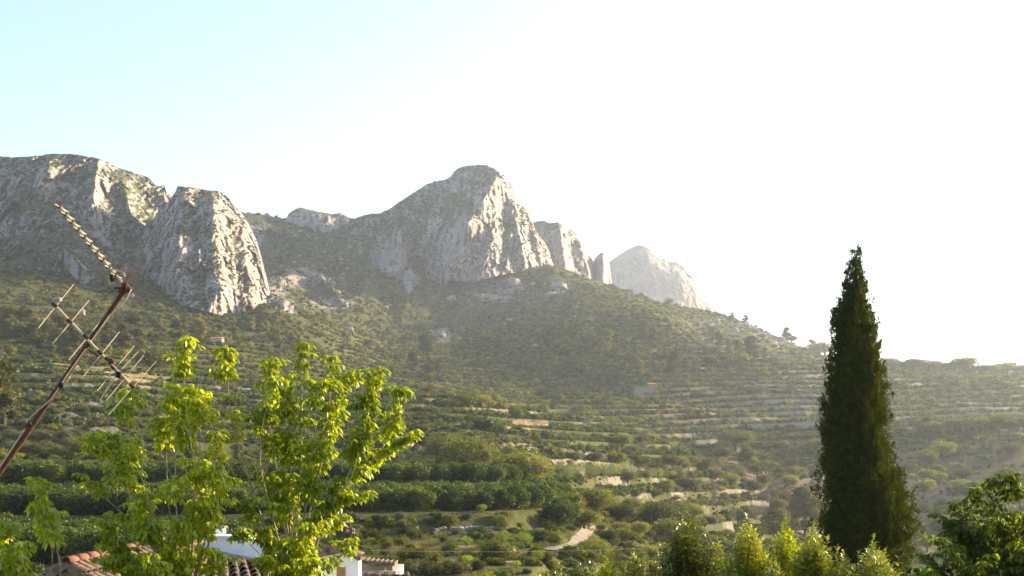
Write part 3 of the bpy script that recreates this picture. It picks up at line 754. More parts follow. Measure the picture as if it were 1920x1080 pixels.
# loose pale stones on the slopes
rk = []
for i in range(3):
    v, f = ico_core((1, .8, .7), (0, 0, 0), 60 + i * 5, 1)
    me = np_mesh("stone", v, f); rk.append(proto("stone%d" % i, me, M['drystone'] if i else M['rock']))
wr = vis * (0.01 + np.clip(stone[:-1, :-1], 0, 1) ** 1.5 * 2 + 0.12 * hol[:-1, :-1]) * (Kc > 4) * (Kc < 12) * (1 - 0.7*Rs)
p, i, j = sample_cells(wr, 3000)
scatter_stuff("scattered_stones", "loose pale limestone blocks lying on the upper slopes", "stones", p, rng.lognormal(-0.45, 0.55, len(p)) * np.interp(p[:, 1], [400, 1400], [0.4, 1.7]), rng.uniform(0, 6.28, len(p)), rng.integers(0, 3, len(p)), rk)

# ------------------------------------------------------------------ trees one can tell apart
def pine_proto(seed, bulky=False):
    r_ = np.random.default_rng(seed)
    lobes = []; limbs = []
    H = 9.0
    for i in range(13 if not bulky else 18):
        t = r_.uniform(0.13 if bulky else 0.26, 1.0)
        wdt = (1.0 - 0.75 * max(0, t - .45) / .55) * (1.9 if not bulky else 3.0)
        a_ = r_.uniform(0, 6.28); rr = wdt * r_.uniform(0.2, 0.85)
        c = (rr * math.cos(a_), rr * math.sin(a_), H * t * .93)
        k = r_.uniform(0.75, 1.25) * (1.4 if bulky else 1)
        lobes.append((c, (k, k, k * 0.62))); limbs.append(c)
    lobes.append(((0.2, 0, H * .95), (.6, .6, .6)))
    crown = crown_mesh("crown", lobes, 2600, 0.22, 0.80, seed)
    crown.materials.append(M['pine'])
    mb = MB(); mb.tube([(0, 0, -1), (0.1, 0, 2.5), (-0.1, 0.1, 5.5), (0, 0, 8.3)], [.26, .2, .14, .05], 7)
    for c in limbs[:9]:
        z0 = max(1.5, c[2] - 1.2); mb.tube([(0, 0, z0), (c[0]*.5, c[1]*.5, (z0+c[2])/2 - .1), c], [.09, .06, .03], 5)
    tr = mb.mesh("trunk"); tr.materials.append(M['bark'])
    return crown, tr
def round_proto(seed, mat, R=2.4, H=5.0, leaf=0.16, n=2200, nl=8, core=.6):
    lobes = rand_lobes(nl, R, H * 0.52, 0.85, (0.38, 0.58), seed)
    crown = crown_mesh("crown", lobes, n, leaf, core, seed); crown.materials.append(mat)
    mb = MB(); mb.tube([(0, 0, -1), (0.05, 0, H * .25), (-0.1, 0.05, H * .5)], [.22, .17, .1], 7)
    for c, r in lobes[1:6]: mb.tube([(0, 0, H * .22), (c[0]*.6, c[1]*.6, c[2]*.75), c], [.11, .07, .03], 5)
    tr = mb.mesh("trunk"); tr.materials.append(M['bark'])
    return crown, tr
def plant_tree(name, pr, loc, h, h0, label, cat, group, rz=None, wide=1.0):
    o = empty(name, loc, rng.uniform(0, 6.28) if rz is None else rz)
    s_ = h / h0; o.scale = (s_ * wide, s_ * wide, s_)
    obj("crown", pr[0], parent=o); obj("trunk", pr[1], parent=o)
    return tag(o, label, cat, group)
pines = [pine_proto(100 + i) for i in range(4)] + [pine_proto(110 + i, True) for i in range(2)]
broads = [round_proto(130 + i, M['broad']) for i in range(3)]
olives = [round_proto(140 + i, M['olive'], 2.2, 4.2, 0.15, 2400) for i in range(3)]

def pines_at(lst, label, group, bulky=False, kmin=3.5, kmax=12, pr=None, wide=1.0, name="pine_tree", cat="pine tree", h0=9.0):
    for q in lst:
        x, y, hp = q[:3]; wd = q[3] if len(q) > 3 else wide
        pnt = on_ground(x, y, kmin, kmax)
        h = hp * pnt.y / F
        pool = pr or (pines[4:] if bulky else pines[:4]); h *= 1.25 if bulky else 1.12; wd = wd * 1.2
        plant_tree(name, pool[rng.integers(0, len(pool))], pnt - Vector((0, 0, 0.2)), h, h0, label, cat, group, wide=wd)
# single trees standing against the sky
sky_single = [
 (1256, 574, 15, 1.2, "tiny lone tree on the slope crest in front of the far mountain"),
 (1373, 594, 12, 1.3, "thin small tree on the descending ridge, uppermost against the white sky"),
 (1397, 605, 15, 1.4, "small round tree on the descending ridge, second from the top against the sky"),
 (1473, 639, 26, 1.2, "tall umbrella topped pine standing clear of the descending ridge against the sky"),
 (1484, 645, 17, 1.6, "low bushy tree just below the tall umbrella pine on the ridge"),
 (1521, 655, 22, 1.4, "small leaning tree left of the big clump beside the cypress"),
 (1546, 664, 30, 1.9, "wide dark tree on the ridge touching the left edge of the cypress")]
for x, y, hp, wd, lb in sky_single:
    pnt = on_ground(x, y, 9, 12)
    plant_tree("ridge_tree", ([broads[0], pines[4], broads[1], pines[5]])[int(x) % 4], pnt - Vector((0, 0, .3)), hp * pnt.y / F, [4.6, 9.0][int(x) % 2], lb, "tree", "single trees on the descending ridge", wide=wd)
pines_at([(1662, 694, 24, 1.3), (1680, 694, 17, 1.5), (1697, 697, 18, 1.3), (1714, 698, 24, 1.5), (1728, 699, 17, 1.6), (1742, 699, 24, 1.7), (1760, 700, 14, 1.6), (1777, 701, 20, 1.6), (1790, 701, 20, 1.6), (1805, 701, 28, 1.7), (1822, 702, 16, 1.8), (1840, 703, 18, 1.7), (1856, 703, 18, 1.8), (1872, 703, 14, 1.6), (1890, 703, 24, 1.7), (1905, 704, 16, 1.8), (1918, 704, 18, 1.6)],
         "dark tree in the uneven row along the right hill's skyline", "trees along the right skyline", kmin=9, pr=broads, h0=4.5)
pines_at([(1030, 660, 36), (1102, 668, 30), (1140, 670, 46), (1125, 665, 30), (1152, 672, 24), (1112, 716, 34), (1100, 716, 26), (1195, 716, 40), (1262, 712, 48), (1268, 722, 28), (1205, 606, 24), (1205, 640, 36), (1224, 642, 32), (1242, 646, 24), (795, 672, 40, 1.4), (775, 704, 38), (806, 706, 32), (822, 706, 30), (833, 709, 24), (922, 728, 22), (940, 730, 16), (1235, 676, 24), (1010, 640, 22), (735, 712, 22), (1090, 590, 18), (990, 590, 18), (1060, 620, 20), (1170, 640, 26), (1185, 600, 18), (1305, 700, 22), (1180, 690, 24), (905, 690, 18), (860, 700, 20), (1000, 700, 20), (1060, 700, 22)],
         "hazy pine scattered on the shaded middle hillside", "pines on the shaded middle hillside", kmin=6)
pines_at([(1335, 655, 38), (1346, 662, 32), (1366, 664, 24), (1381, 665, 24), (1393, 668, 20), (1408, 672, 36, 1.3), (1432, 674, 20, 1.4), (1415, 680, 28, 1.6), (1325, 650, 20)],
         "pale brown-green pine at the left end of the flat terraced hilltop", "pines on the flat hilltop left of the cypress", kmin=6)
pines_at([(20, 632, 46), (48, 640, 50), (66, 648, 42), (88, 645, 36), (112, 658, 56), (132, 662, 48), (150, 668, 40), (96, 678, 30), (205, 648, 36), (230, 655, 40), (252, 640, 44), (262, 668, 30), (300, 640, 30), (332, 640, 34), (372, 640, 36), (180, 690, 26), (60, 690, 26), (20, 690, 34), (130, 690, 32), (170, 660, 34), (440, 640, 26), (470, 620, 22), (520, 640, 20)],
         "bushy pine on the sunlit hillside under the left cliffs", "pines on the left hillside", bulky=True, kmin=6)
pines_at([(285, 705, 52, 1.1)], "round topped olive-brown tree behind the small antenna elements", None, bulky=True, pr=broads, h0=5.0, kmin=5, cat="tree", name="round_tree")
pines_at([(8, 806, 100, 1.0)], "tall sunlit pine cut by the left picture edge above the orchard rows", None, bulky=True, kmin=4)

# ------------------------------------------------------------------ middle distance trees and bushes
def near_trees(lst):
    for x, y, hp, wd, pr, h0, name, lb, cat, grp in lst:
        pnt = on_ground(x, y, 2.0, 7.5)
        plant_tree(name, pr[rng.integers(0, len(pr))], pnt - Vector((0, 0, .15)), hp * pnt.y / F, h0, lb, cat, grp, wide=wd)
bigbroad = [round_proto(150 + i, M['broad'], 2.8, 5.0, 0.11, 5200, 11, .6) for i in range(3)]
bigolive = [round_proto(160 + i, M['olive'], 2.4, 4.2, 0.10, 5200, 10, .55) for i in range(3)]
bigpine = [pine_proto(170 + i, True) for i in range(2)]
near_trees([
 (832, 885, 76, 1.05, bigbroad, 5.0, "broadleaf_tree", "dark olive-green tree, leftmost of the three round trees above the hedge rows", "tree", "round trees above the hedge rows"),
 (868, 900, 92, 1.15, bigbroad, 5.0, "broadleaf_tree", "largest round olive-brown tree standing just above the hedge rows in the middle", "tree", "round trees above the hedge rows"),
 (916, 890, 74, .75, bigolive, 4.2, "broadleaf_tree", "blue-green tree squeezed between the two round trees above the hedge rows", "tree", "round trees above the hedge rows"),
 (985, 914, 76, 1.2, bigbroad, 5.0, "broadleaf_tree", "wide round tree with golden leaves at the right end of the hedge rows", "tree", "round trees above the hedge rows"),
 (1238, 1012, 82, .95, bigbroad, 5.0, "broadleaf_tree", "bushy green tree in the valley behind the tallest foreground laurel", "tree", None),
 (1262, 1030, 62, 1.3, bigbroad, 5.0, "almond_tree", "spreading almond tree with forked trunk on dry grass in the valley", "tree", None),
 (1508, 1010, 98, 1.1, bigpine, 9.0, "pine_tree", "large rounded hazy pine in the valley left of the cypress", "pine tree", None),
 (1458, 1008, 70, 1.2, bigpine, 9.0, "pine_tree", "smaller pine left of the big rounded valley pine", "pine tree", None),
 (1402, 888, 54, 1.0, bigpine, 9.0, "pine_tree", "dark pine alone on the shaded side of the terraced spur", "pine tree", None),
 (1380, 850, 46, 1.5, bigbroad, 5.0, "broadleaf_tree", "pale round tree low on the shaded slope behind the terraced spur", "tree", None),
 (1168, 843, 34, 1.0, bigbroad, 5.0, "broadleaf_tree", "dark round tree on the crest of the terraced spur", "tree", None),
 (1075, 975, 60, 1.3, broads, 5.0, "broadleaf_tree", "bright yellow-green bush just right of the hedge row ends", "tree", "yellow-green bushy trees above the dirt path"),
 (1120, 965, 56, 1.4, broads, 5.0, "broadleaf_tree", "yellow-green bushy tree directly above the dirt path", "tree", "yellow-green bushy trees above the dirt path"),
 (1165, 990, 48, 1.4, broads, 5.0, "broadleaf_tree", "low spreading yellow-green tree right of the dirt path", "tree", "yellow-green bushy trees above the dirt path"),
])
def group_trees(lst, pr, h0, name, label, cat, grp, kmin=2.0, kmax=7.5):
    for q in lst:
        x, y, hp, wd = q
        pnt = on_ground(x, y, kmin, kmax)
        plant_tree(name, pr[rng.integers(0, len(pr))], pnt - Vector((0, 0, .15)), hp * pnt.y / F, h0, label, cat, grp, wide=wd)
group_trees([(x + rng.uniform(-8, 8), y + rng.uniform(-3, 3), rng.uniform(30, 42), rng.uniform(1.0, 1.3)) for x, y in
  [(700, 892), (722, 898), (745, 890), (768, 897), (790, 888), (805, 898), (650, 886), (625, 892), (895, 900), (935, 905), (1010, 898)]],
  bigolive, 4.2, "olive_tree", "grey-green olive tree on the strip above the dark hedge rows", "olive tree", "olive trees above the hedge rows")
group_trees([(x + rng.uniform(-5, 5), y + rng.uniform(-3, 3), rng.uniform(26, 36), rng.uniform(1.0, 1.3)) for x, y in
  [(15, 862), (40, 858), (62, 862), (85, 855), (112, 860), (135, 850), (150, 862), (20, 842), (75, 842), (120, 838), (142, 830), (45, 835)]],
  bigolive, 4.2, "olive_tree", "grey-green olive tree above the lower left orchard", "olive tree", "olive trees above the left orchard")
group_trees([(1080+rng.uniform(-12,12)+k*24, 866+rng.uniform(-4,4)+k*1.0, rng.uniform(16, 22), rng.uniform(1.1, 1.4)) for k in range(14)],
  olives, 4.2, "olive_tree", "small grey-green olive tree on the terraced spur in the middle", "olive tree", "olive trees on the terraced spur", 2.0, 5.0)
group_trees([(860, 765, 26, 1.8), (880, 766, 34, 1.6), (900, 768, 30, 1.6), (842, 768, 22, 1.8), (918, 772, 20, 1.6), (800, 745, 16, 1.8)],
  broads, 5.0, "broadleaf_tree", "dark tree in the clump on the crest beside the pale earth cut", "tree", "dark clump on the spur crest", 3.5, 5.5)
group_trees([(1780+rng.uniform(-6,6)+k*14, 812+rng.uniform(-4,4), rng.uniform(24, 42), rng.uniform(1.0, 1.4)) for k in range(11)] + [(1690, 822, 26, 1.4), (1706, 822, 24, 1.4), (1725, 820, 28, 1.3), (1745, 818, 30, 1.3), (1762, 816, 26, 1.4)],
  broads, 5.0, "broadleaf_tree", "round hazy tree in the row along the lower right hill crest", "tree", "trees along the lower right hill crest", 5.0, 7.5)
group_trees([(1290+rng.uniform(-140,200), rng.uniform(850, 950), rng.uniform(16, 36), rng.uniform(1.1, 1.6)) for k in range(42)],
  broads + olives, 5.0, "broadleaf_tree", "hazy bushy tree among the overgrown terraces of the middle valley", "tree", "bushy trees on the overgrown terraces", 2.5, 7.0)
group_trees([(rng.uniform(1090, 1350), rng.uniform(960, 1075), rng.uniform(28, 46), rng.uniform(1.0, 1.4)) for k in range(34)],
  broads + bigbroad, 5.0, "small_tree", "small yellow-green tree in the valley scrub behind the laurels", "tree", "small trees in the valley scrub", 1.5, 4.5)
group_trees([(rng.uniform(1690, 1920), rng.uniform(860, 1040), rng.uniform(22, 44), rng.uniform(1.1, 1.6)) for k in range(34)] + [(rng.uniform(1400, 1540), rng.uniform(850, 1000), rng.uniform(20, 34), rng.uniform(1.1, 1.6)) for k in range(14)],
  broads, 5.0, "valley_tree", "dull green bushy tree on the shaded valley side near the cypress", "tree", "bushy trees on the shaded valley side", 1.5, 7.0)
# bare reddish thickets in the gully
def bare_proto(seed):
    r_ = np.random.default_rng(seed); mb = MB()
    for i in range(46):
        a_ = r_.uniform(0, 6.28); t = r_.uniform(0.1, 0.5); h = r_.uniform(2.2, 4.5)
        p0 = Vector((r_.normal() * .5, r_.normal() * .5, -.3)); d = Vector((math.cos(a_) * t, math.sin(a_) * t, 1))
        p1 = p0 + d * h * .5; p2 = p1 + Vector((d.x * 1.3, d.y * 1.3, .9)) * h * .5
        mb.tube([p0, p1, p2], [.035, .022, .008], 3, False)
        for k in range(3):
            q = p1.lerp(p2, r_.uniform(0, .8)); mb.tube([q, q + Vector((r_.normal() * .5, r_.normal() * .5, r_.uniform(.4, 1)))], [.015, .006], 3, False)
    me = mb.mesh("bare_thicket"); me.materials.append(M['bare']); return me
bare_m_ = [bare_proto(200 + i) for i in range(3)]
for k in range(46):
    x, y = random.choice([(1400, 920, ), (1350, 890), (1480, 930), (1720, 910), (1745, 900), (1880, 860), (1500, 960), (1440, 950)])
    pnt = on_ground(x + random.gauss(0, 32), y + random.gauss(0, 20), 2, 7.5)
    o = obj("bare_thicket", random.choice(bare_m_)); o.location = pnt; o.rotation_euler = (0, 0, random.uniform(0, 6.28)); o.scale = (1.2,) * 3
    tag(o, "leafless reddish-brown thicket in the shaded gully", "bush", "leafless thickets in the gully")
# reed bank
def reed_proto(seed):
    r_ = np.random.default_rng(seed); V = []; n = 60
    for i in range(n):
        b = np.array([r_.normal() * .5, r_.normal() * .5, -.2]); d = np.array([r_.normal() * .12, r_.normal() * .12, 1.0]); h = r_.uniform(1.6, 3.0)
        for k in range(5):
            q = b + d * h * r_.uniform(.3, 1); s_ = np.array([r_.normal() * .25, r_.normal() * .25, .4]); w_ = np.array([.05, 0.02, 0])
            V += [q - w_, q + w_, q + s_]
    V = np.array(V); me = np_mesh("reed_clump", V, np.arange(len(V)).reshape(-1, 3)); me.materials.append(M['reed']); return me
reeds = [reed_proto(220 + i) for i in range(3)]
for k in range(64):
    x = 1050 + k * 3.4 + random.uniform(-3, 3)
    pnt = on_ground(x, 893 + random.uniform(-7, 8), 2, 5.2)
    o = obj("reed_clump", random.choice(reeds)); o.location = pnt; o.rotation_euler = (0, 0, random.uniform(0, 6.28))
    tag(o, "tall pale green reeds in the band below the pale terrace edge", "reeds", "reed clumps below the pale terrace edge")

# ------------------------------------------------------------------ the orchard rows on the near terraces
near_c = ((GK > 2.02) & (GK < 3.02))[:-1, :-1]
xc_, yc_ = XC[:-1, :-1], PYr[:-1, :-1]
wq = near_c * (xc_ > -60) * (xc_ < 1990) * (((xc_ < 470) * 1.0) + ((xc_ >= 470) & (xc_ < 1065) & (yc_ < 988)) * 1.0) * (Rs < .15) * (GY[:-1, :-1] > 88)
pts, pi, pj = sample_cells(wq, 9000)
order = np.argsort(pts[:, 1]); keep = []; cellhash = {}
for k in order:
    X, Y = pts[k, 0], pts[k, 1]; gx, gy = int(X // 1.9), int(Y // 1.9); ok = True
    for ax in (-1, 0, 1):
        for ay in (-1, 0, 1):
            for q in cellhash.get((gx + ax, gy + ay), ()):
                if (pts[q, 0] - X) ** 2 + ((pts[q, 1] - Y)) ** 2 < 1.9 ** 2: ok = False
    if ok: cellhash.setdefault((gx, gy), []).append(k); keep.append(k)
keep = np.array(keep)
cit_me = []
for i in range(4):
    me = crown_mesh("citrus_tree", rand_lobes(10, 1.25, 1.15, 1.0, (.28, .5), 230 + i), 2600, 0.11, .74, 230 + i, 1); me.materials.append(M['citrus']); cit_me.append(me)
first = keep[:290]
rest = keep[290:]
for k in first:
    q = pts[k]; o = obj("citrus_tree", cit_me[k % 4]); o.location = (q[0], q[1], q[2] - .15); o.rotation_euler = (0, 0, (k * 1.7) % 6.28)
    s_ = 1.12 + 0.38 * ((k * 7919) % 100) / 100; o.scale = (s_, s_, s_ * .95)
    left = q[0] / q[1] * F + CX < 470
    if left: tag(o, "dense dark green orchard tree in the lower left orchard", "orchard tree", "orchard trees in the lower left orchard")
    else: tag(o, "dense dark green orchard tree in the hedge-like rows of the middle terraces", "orchard tree", "orchard trees in the middle terrace rows")
cp_ = [bpy.data.objects.new("cit%d" % i, m) for i, m in enumerate(cit_me)]
q = pts[rest]; q[:, 2] -= .15
print("citrus", len(first), len(rest))
scatter_stuff("orchard", "dense rows of dark green orchard trees on the farther near terraces", "orchard", q, rng.uniform(1.12, 1.5, len(q)), rng.uniform(0, 6.28, len(q)), rng.integers(0, 4, len(q)), cp_)
saps = [round_proto(180 + i, M['sapling'], 2.4, 5.0, 0.15, 900, 9, 0) for i in range(2)]
# young trees on the grassy strips in the middle
for (x, y, hp, lb) in [(943, 1026, 34, "bright sapling on the grass strip, leftmost of the bright pair"), (985, 1028, 36, "bright bushy sapling on the grass strip nearest the dirt path"),
                       (875, 1028, 26, "dull sapling on the grass strip left of the bright pair"), (835, 1024, 20, "tiny dark sapling at the left end of the grass strip"),
                       (878, 1068, 28, "bright low sapling on the lowest grass strip behind the glazed lean-to"), (1010, 1064, 32, "leafy sapling on the lowest strip below the dirt path"),
                       (970, 1066, 20, "small dark sapling on the lowest strip beside the leafy one"), (755, 1030, 26, "round dark bush beside the small mast"),
                       (725, 1026, 22, "dark bush just right of the small roof mast"), (790, 1066, 40, "large round dark bush behind the glazed lean-to"),
                       (905, 966, 18, "pale shrub at the base of the hedge rows' right end")]:
    pnt = on_ground(x, y, 1.3, 3)
    plant_tree("sapling", saps[int(x) % 2] if ("bright" in lb or "leafy" in lb) else bigbroad[int(x) % 3], pnt - Vector((0, 0, .1)), hp * pnt.y / F, 5.0, lb, "young tree", "saplings and bushes on the grass strips")
PATH = [(1020, 1034), (1052, 1030), (1076, 1026), (1088, 1012), (1100, 998), (1108, 984), (1096, 970), (1082, 960), (1068, 952)]
pc_ = np.array([on_ground(x, y, 1.4, 3.3)[:] for x, y in PATH]); pt_ = np.linspace(0, len(PATH) - 1, 60)
pcx = smooth1(np.interp(pt_, range(len(PATH)), pc_[:, 0]), 4, 0); pcy = smooth1(np.interp(pt_, range(len(PATH)), pc_[:, 1]), 4, 0)
def off_path(p, d=.9):
    return np.min((p[:, 0:1] - pcx) ** 2 + (p[:, 1:2] - pcy) ** 2, 1) > d * d
fineb = []
for i, mm_ in enumerate(('scrub', 'citrus', 'broad', 'scrub', 'citrus', 'olive')):
    fineb.append(proto("fine%d" % i, crown_mesh("fine_bush", rand_lobes(7, 1.0, 0.5, 0.8, (.3, .55), 260 + i), 1500, 0.075, 0.72, 260 + i), M[mm_]))
# rough grass on the near ground
gt = []
for i in range(3):
    V = []
    for k in range(46):
        b = np.array([rng.normal() * .32, rng.normal() * .32, 0]); d = np.array([rng.normal() * .12, rng.normal() * .12, rng.uniform(.2, .5)]); w_ = np.array([.018, .01, 0])
        V += [b - w_, b + w_, b + d]
    V = np.array(V); gt.append(proto("tuft%d" % i, np_mesh("grass_tuft", V, np.arange(len(V)).reshape(-1, 3)), M['grass']))
wg = ((Kc > 1.6) & (Kc < 4.9)) * vis * (1 - .7 * Rs) * (GY[:-1, :-1] > 60) * (0.3 + straw[:-1, :-1] * 2 + patch)
p, i, j = sample_cells(wg, 42000); p = p[off_path(p)]
scatter_stuff("rough_grass", "rough dry and green grass on the near terraces and valley floor", "grass", p, rng.uniform(.5, 1.25, len(p)), rng.uniform(0, 6.28, len(p)), rng.integers(0, 3, len(p)), gt)
p, i, j = sample_cells(((Kc > 1.8) & (Kc < 4.6) & ~((Kc > 2.02) & (Kc < 3.02) & (xc_ < 470))) * vis * (patch + 3.5 * Rs * (xc_ < 1080) + 0.4) * np.where((xc_ > 470) & (xc_ < 1060) & (GY[:-1, :-1] < 235), np.where(yc_ < 975, 0.0, .8), 1) * (GY[:-1, :-1] > 75) * bare_m, 14000)
p = p[off_path(p, 1.3)]
scatter_stuff("valley_undergrowth", "mixed bushes and undergrowth filling the near valley", "undergrowth", p - np.array([0, 0, .1]), rng.lognormal(-.65, .45, len(p)), rng.uniform(0, 6.28, len(p)), rng.integers(0, 6, len(p)), fineb)

# dirt path
def ribbon(name, label, pxpts, width_m, kmin, kmax, mat, lift=0.12, n=60):
    ctr = [on_ground(x, y, kmin, kmax) for x, y in pxpts]
    t = np.linspace(0, len(ctr) - 1, n); arr = np.array([c[:] for c in ctr])
    cx_ = np.interp(t, range(len(ctr)), arr[:, 0]); cy_ = np.interp(t, range(len(ctr)), arr[:, 1])
    cx_ = smooth1(cx_, 4, 0); cy_ = smooth1(cy_, 4, 0)
    dx, dy = np.gradient(cx_), np.gradient(cy_); ln = np.hypot(dx, dy) + 1e-9
    V = []; W = 6
    for a_ in range(n):
        wdt = width_m * (0.8 + 0.4 * float(pn(np.array(a_ * .17), np.array(.3), np.array(.5)) + .5))
        for b_ in range(W):
            o_ = (b_ / (W - 1) - .5) * wdt
            X, Y = cx_[a_] - dy[a_] / ln[a_] * o_, cy_[a_] + dx[a_] / ln[a_] * o_
            V.append((X, Y, max(ground_z(X, Y), ground_z(X + .3, Y), ground_z(X, Y + .3), ground_z(X, Y - .3)) + lift))
    V = np.array(V).reshape(n, W, 3); V[:, :, 2] = np.maximum(smooth1(V[:, :, 2], 2, 0), V[:, :, 2] - .05); V = V.reshape(-1, 3)
    id_ = np.arange(n * W).reshape(n, W)
    qd = np.stack([id_[:-1, :-1], id_[:-1, 1:], id_[1:, 1:], id_[1:, :-1]], -1).reshape(-1, 4)
    me = np_mesh(name, V, qd); me.materials.append(mat)
    return tag(obj(name, me), label, "path", kind='structure')
ribbon("dirt_path", "pale stony dirt path climbing past the right end of the hedge rows", [(1020, 1034), (1052, 1030), (1076, 1026), (1088, 1012), (1100, 998), (1108, 984), (1096, 970), (1082, 960), (1068, 952)], 1.35, 1.4, 3.3, M['track'])
ribbon("terrace_track", "pale dirt track along the lit terrace on the middle spur", [(1035, 876), (1080, 873), (1130, 872), (1180, 873), (1240, 880), (1290, 884)], 1.6, 3, 5.2, M['track'], .15, 80)
ribbon("upper_track", "pale dirt track by the earth cut on the spur crest", [(760, 742), (790, 741), (815, 740), (838, 738)], 2.0, 4.3, 5.2, M['track'], .15, 30)

# ------------------------------------------------------------------ boulders on the slopes
bl = []
for i in range(3):
    v, f = ico_core((1, .8, .8), (0, 0, 0), 300 + i * 9, 3, 1)
    v = v * (1 + .22 * fbm(v[:, 0]*2+i, v[:, 1]*2, v[:, 2]*2, 4))[:, None]
    me = np_mesh("boulder", v, f); me.materials.append(M['rock']); attr(me, 'veg', np.full(len(v), -.1)); bl.append(me)
for (x, y, w_, h_, lb) in [(848, 566, 18, 15, "rounded white boulder alone on the green slope below the main peak"),
    (656, 624, 18, 14, "pale boulder at the tip of the sunlit left spur"), (1047, 543, 34, 17, "large flat topped boulder on the lit slope right of the peak's foot"),
    (1034, 556, 22, 12, "smaller grey boulder just below the large flat topped one"), (960, 538, 30, 20, "jagged outcrop directly below the sheer face of the peak"),
    (925, 566, 18, 12, "squat outcrop low in the boulder field under the peak"), (898, 560, 22, 12, "broad low outcrop in the middle of the boulder field"),
    (535, 577, 34, 16, "rough outcrop at the right foot of the sunlit buttress"), (108, 566, 18, 12, "grey boulder near the tip of the lower antenna"),
    (153, 594, 14, 20, "upright pale rock among pines behind the lower antenna boom"), (248, 560, 10, 12, "small pale rock just under the antenna head"),
    (1076, 597, 8, 8, "little white rock on the slope left of the lit spur"), (955, 602, 14, 6, "thin pale slab in the shaded slope"), (720, 580, 16, 8, "low rock ledge in the hollow below the saddle"),
    (826, 634, 22, 16, "pale broken outcrop above the dark middle pines"), (1345, 606, 14, 12, "upper pale outcrop on the descending back ridge"), (1398, 614, 16, 10, "pale outcrop on the back ridge below its two small trees"),
    (1437, 628, 12, 10, "small outcrop halfway down the back ridge"), (1462, 642, 20, 12, "broad pale outcrop near the umbrella pine on the back ridge"), (800, 700, 8, 7, "small rock at the foot of the middle pines")]:
    pnt = on_ground(x, y, 3.5, 12); k = pnt.y / F
    o = obj("boulder", random.choice(bl)); o.location = pnt + Vector((0, 0, h_ * k * .3)); o.scale = (w_ * k * .5, w_ * k * .5, h_ * k * .62)
    o.rotation_euler = (0, 0, random.uniform(-.5, .5)); tag(o, lb, "boulder", "boulders and outcrops on the slopes")

# ------------------------------------------------------------------ small buildings far up the slopes
def hut(name, label, x0, x1, yt, yb, wall, roof, kmin, kmax, windows=(), depth=5, gable=False, roofc=0.3):
    p0 = on_ground((x0 + x1) / 2, yb, kmin, kmax); Y = p0.y; k = Y / F
    X0, X1 = (x0 - CX) * k, (x1 - CX) * k; z0 = p0.z - 1.0; z1 = p0.z + (yb - yt) * k
    o = empty(name, ((X0 + X1) / 2, Y, p0.z)); W = (X1 - X0) / 2; zb, zt = z0 - p0.z, z1 - p0.z
    mb = MB(); mb.box((-W, 0, zb), (W, depth, zt)); mb.build("wall", wall, o)
    if roof:
        mb = MB(); r_ = roofc
        mb.hexa([(-W-.3, -.3, zt), (W+.3, -.3, zt), (W+.3, depth+.3, zt + (0 if gable else r_*3)), (-W-.3, depth+.3, zt + (0 if gable else r_*3)),
                 (-W-.3, -.3, zt+.25), (W+.3, -.3, zt+.25), (W+.3, depth+.3, zt+.25+r_*3), (-W-.3, depth+.3, zt+.25+r_*3)])
        mb.build("roof", roof, o)
    for (fx, fz, fw, fh) in windows:
        mb = MB(); mb.box((-W + fx*2*W, -.06, zb + 1 + fz), (-W + fx*2*W + fw, .12, zb + 1 + fz + fh)); mb.build("window", M['glass'], o)
    return tag(o, label, "building")
hut("farmhouse", "tiny white farmhouse with orange roof above the left leafy tree", 394, 416, 636, 646, M['pink'], M['brick'], 6, 9, [(.3, 1.0, .8, 1.0), (.7, 1.0, .8, 1.0)])
hut("roofless_ruin", "pale roofless stone ruin on the terraces below the middle pines", 1190, 1224, 726, 740, M['drystone'], None, 6, 9, [(.45, .8, .9, 1.2)])
hut("brick_shed", "orange brick shed behind the pale stone ruin", 1216, 1240, 722, 731, M['brick'], M['brick'], 6, 9, [(.5, .8, .7, .8)])
hut("stone_shed", "low grey flat roofed shed on the lit spur", 1083, 1105, 778, 786, M['stucco'], M['stucco'], 3.5, 5.2, [(.3, .5, .5, .6)], roofc=.02)
hut("white_hut", "tiny white hut by the pale track on the spur terraces", 1022, 1030, 870, 878, M['white'], M['tile'], 3, 5.2, [(.4, .4, .3, .4)], depth=2)
hut("tool_shed", "very small white box shed among trees on the spur", 1012, 1018, 846, 851, M['white'], None, 3, 5.2, depth=1.5)
hut("roadside_shed", "tiny red shed at the far left edge above the lawn terrace", -6, 6, 661, 668, M['brick'], M['redtile'], 5, 8)
pt = on_ground(1034, 800, 3.5, 5.2)
mb = MB(); 
g_ = [[Vector((-1.6 + a_ * .8, b_ * .7, 1.5 - .42 * b_ * .8 + .18 * math.sin(a_ * 2.1 + b_) + (.0 if b_ < 3 else -.4))) for a_ in range(5)] for b_ in range(4)]
mb.add([v for r_ in g_ for v in r_], [(r_*5+c, r_*5+c+1, (r_+1)*5+c+1, (r_+1)*5+c) for r_ in range(3) for c in range(4)])
mb.add([Vector((v.x, v.y - .02, v.z - .1)) if i_ else v for i_, v in enumerate([Vector((-1.6, 0, 1.5)), Vector((1.6, 0, 1.6)), Vector((1.7, -.3, .1)), Vector((-1.5, -.4, .0))])], [(0, 1, 2, 3)])
tarp = mb.build("tarpaulin", M['blue']); tarp.location = pt; tarp.scale = (.85, .85, .85); tag(tarp, "bright blue tarpaulin over a heap on the lit spur", "tarpaulin")
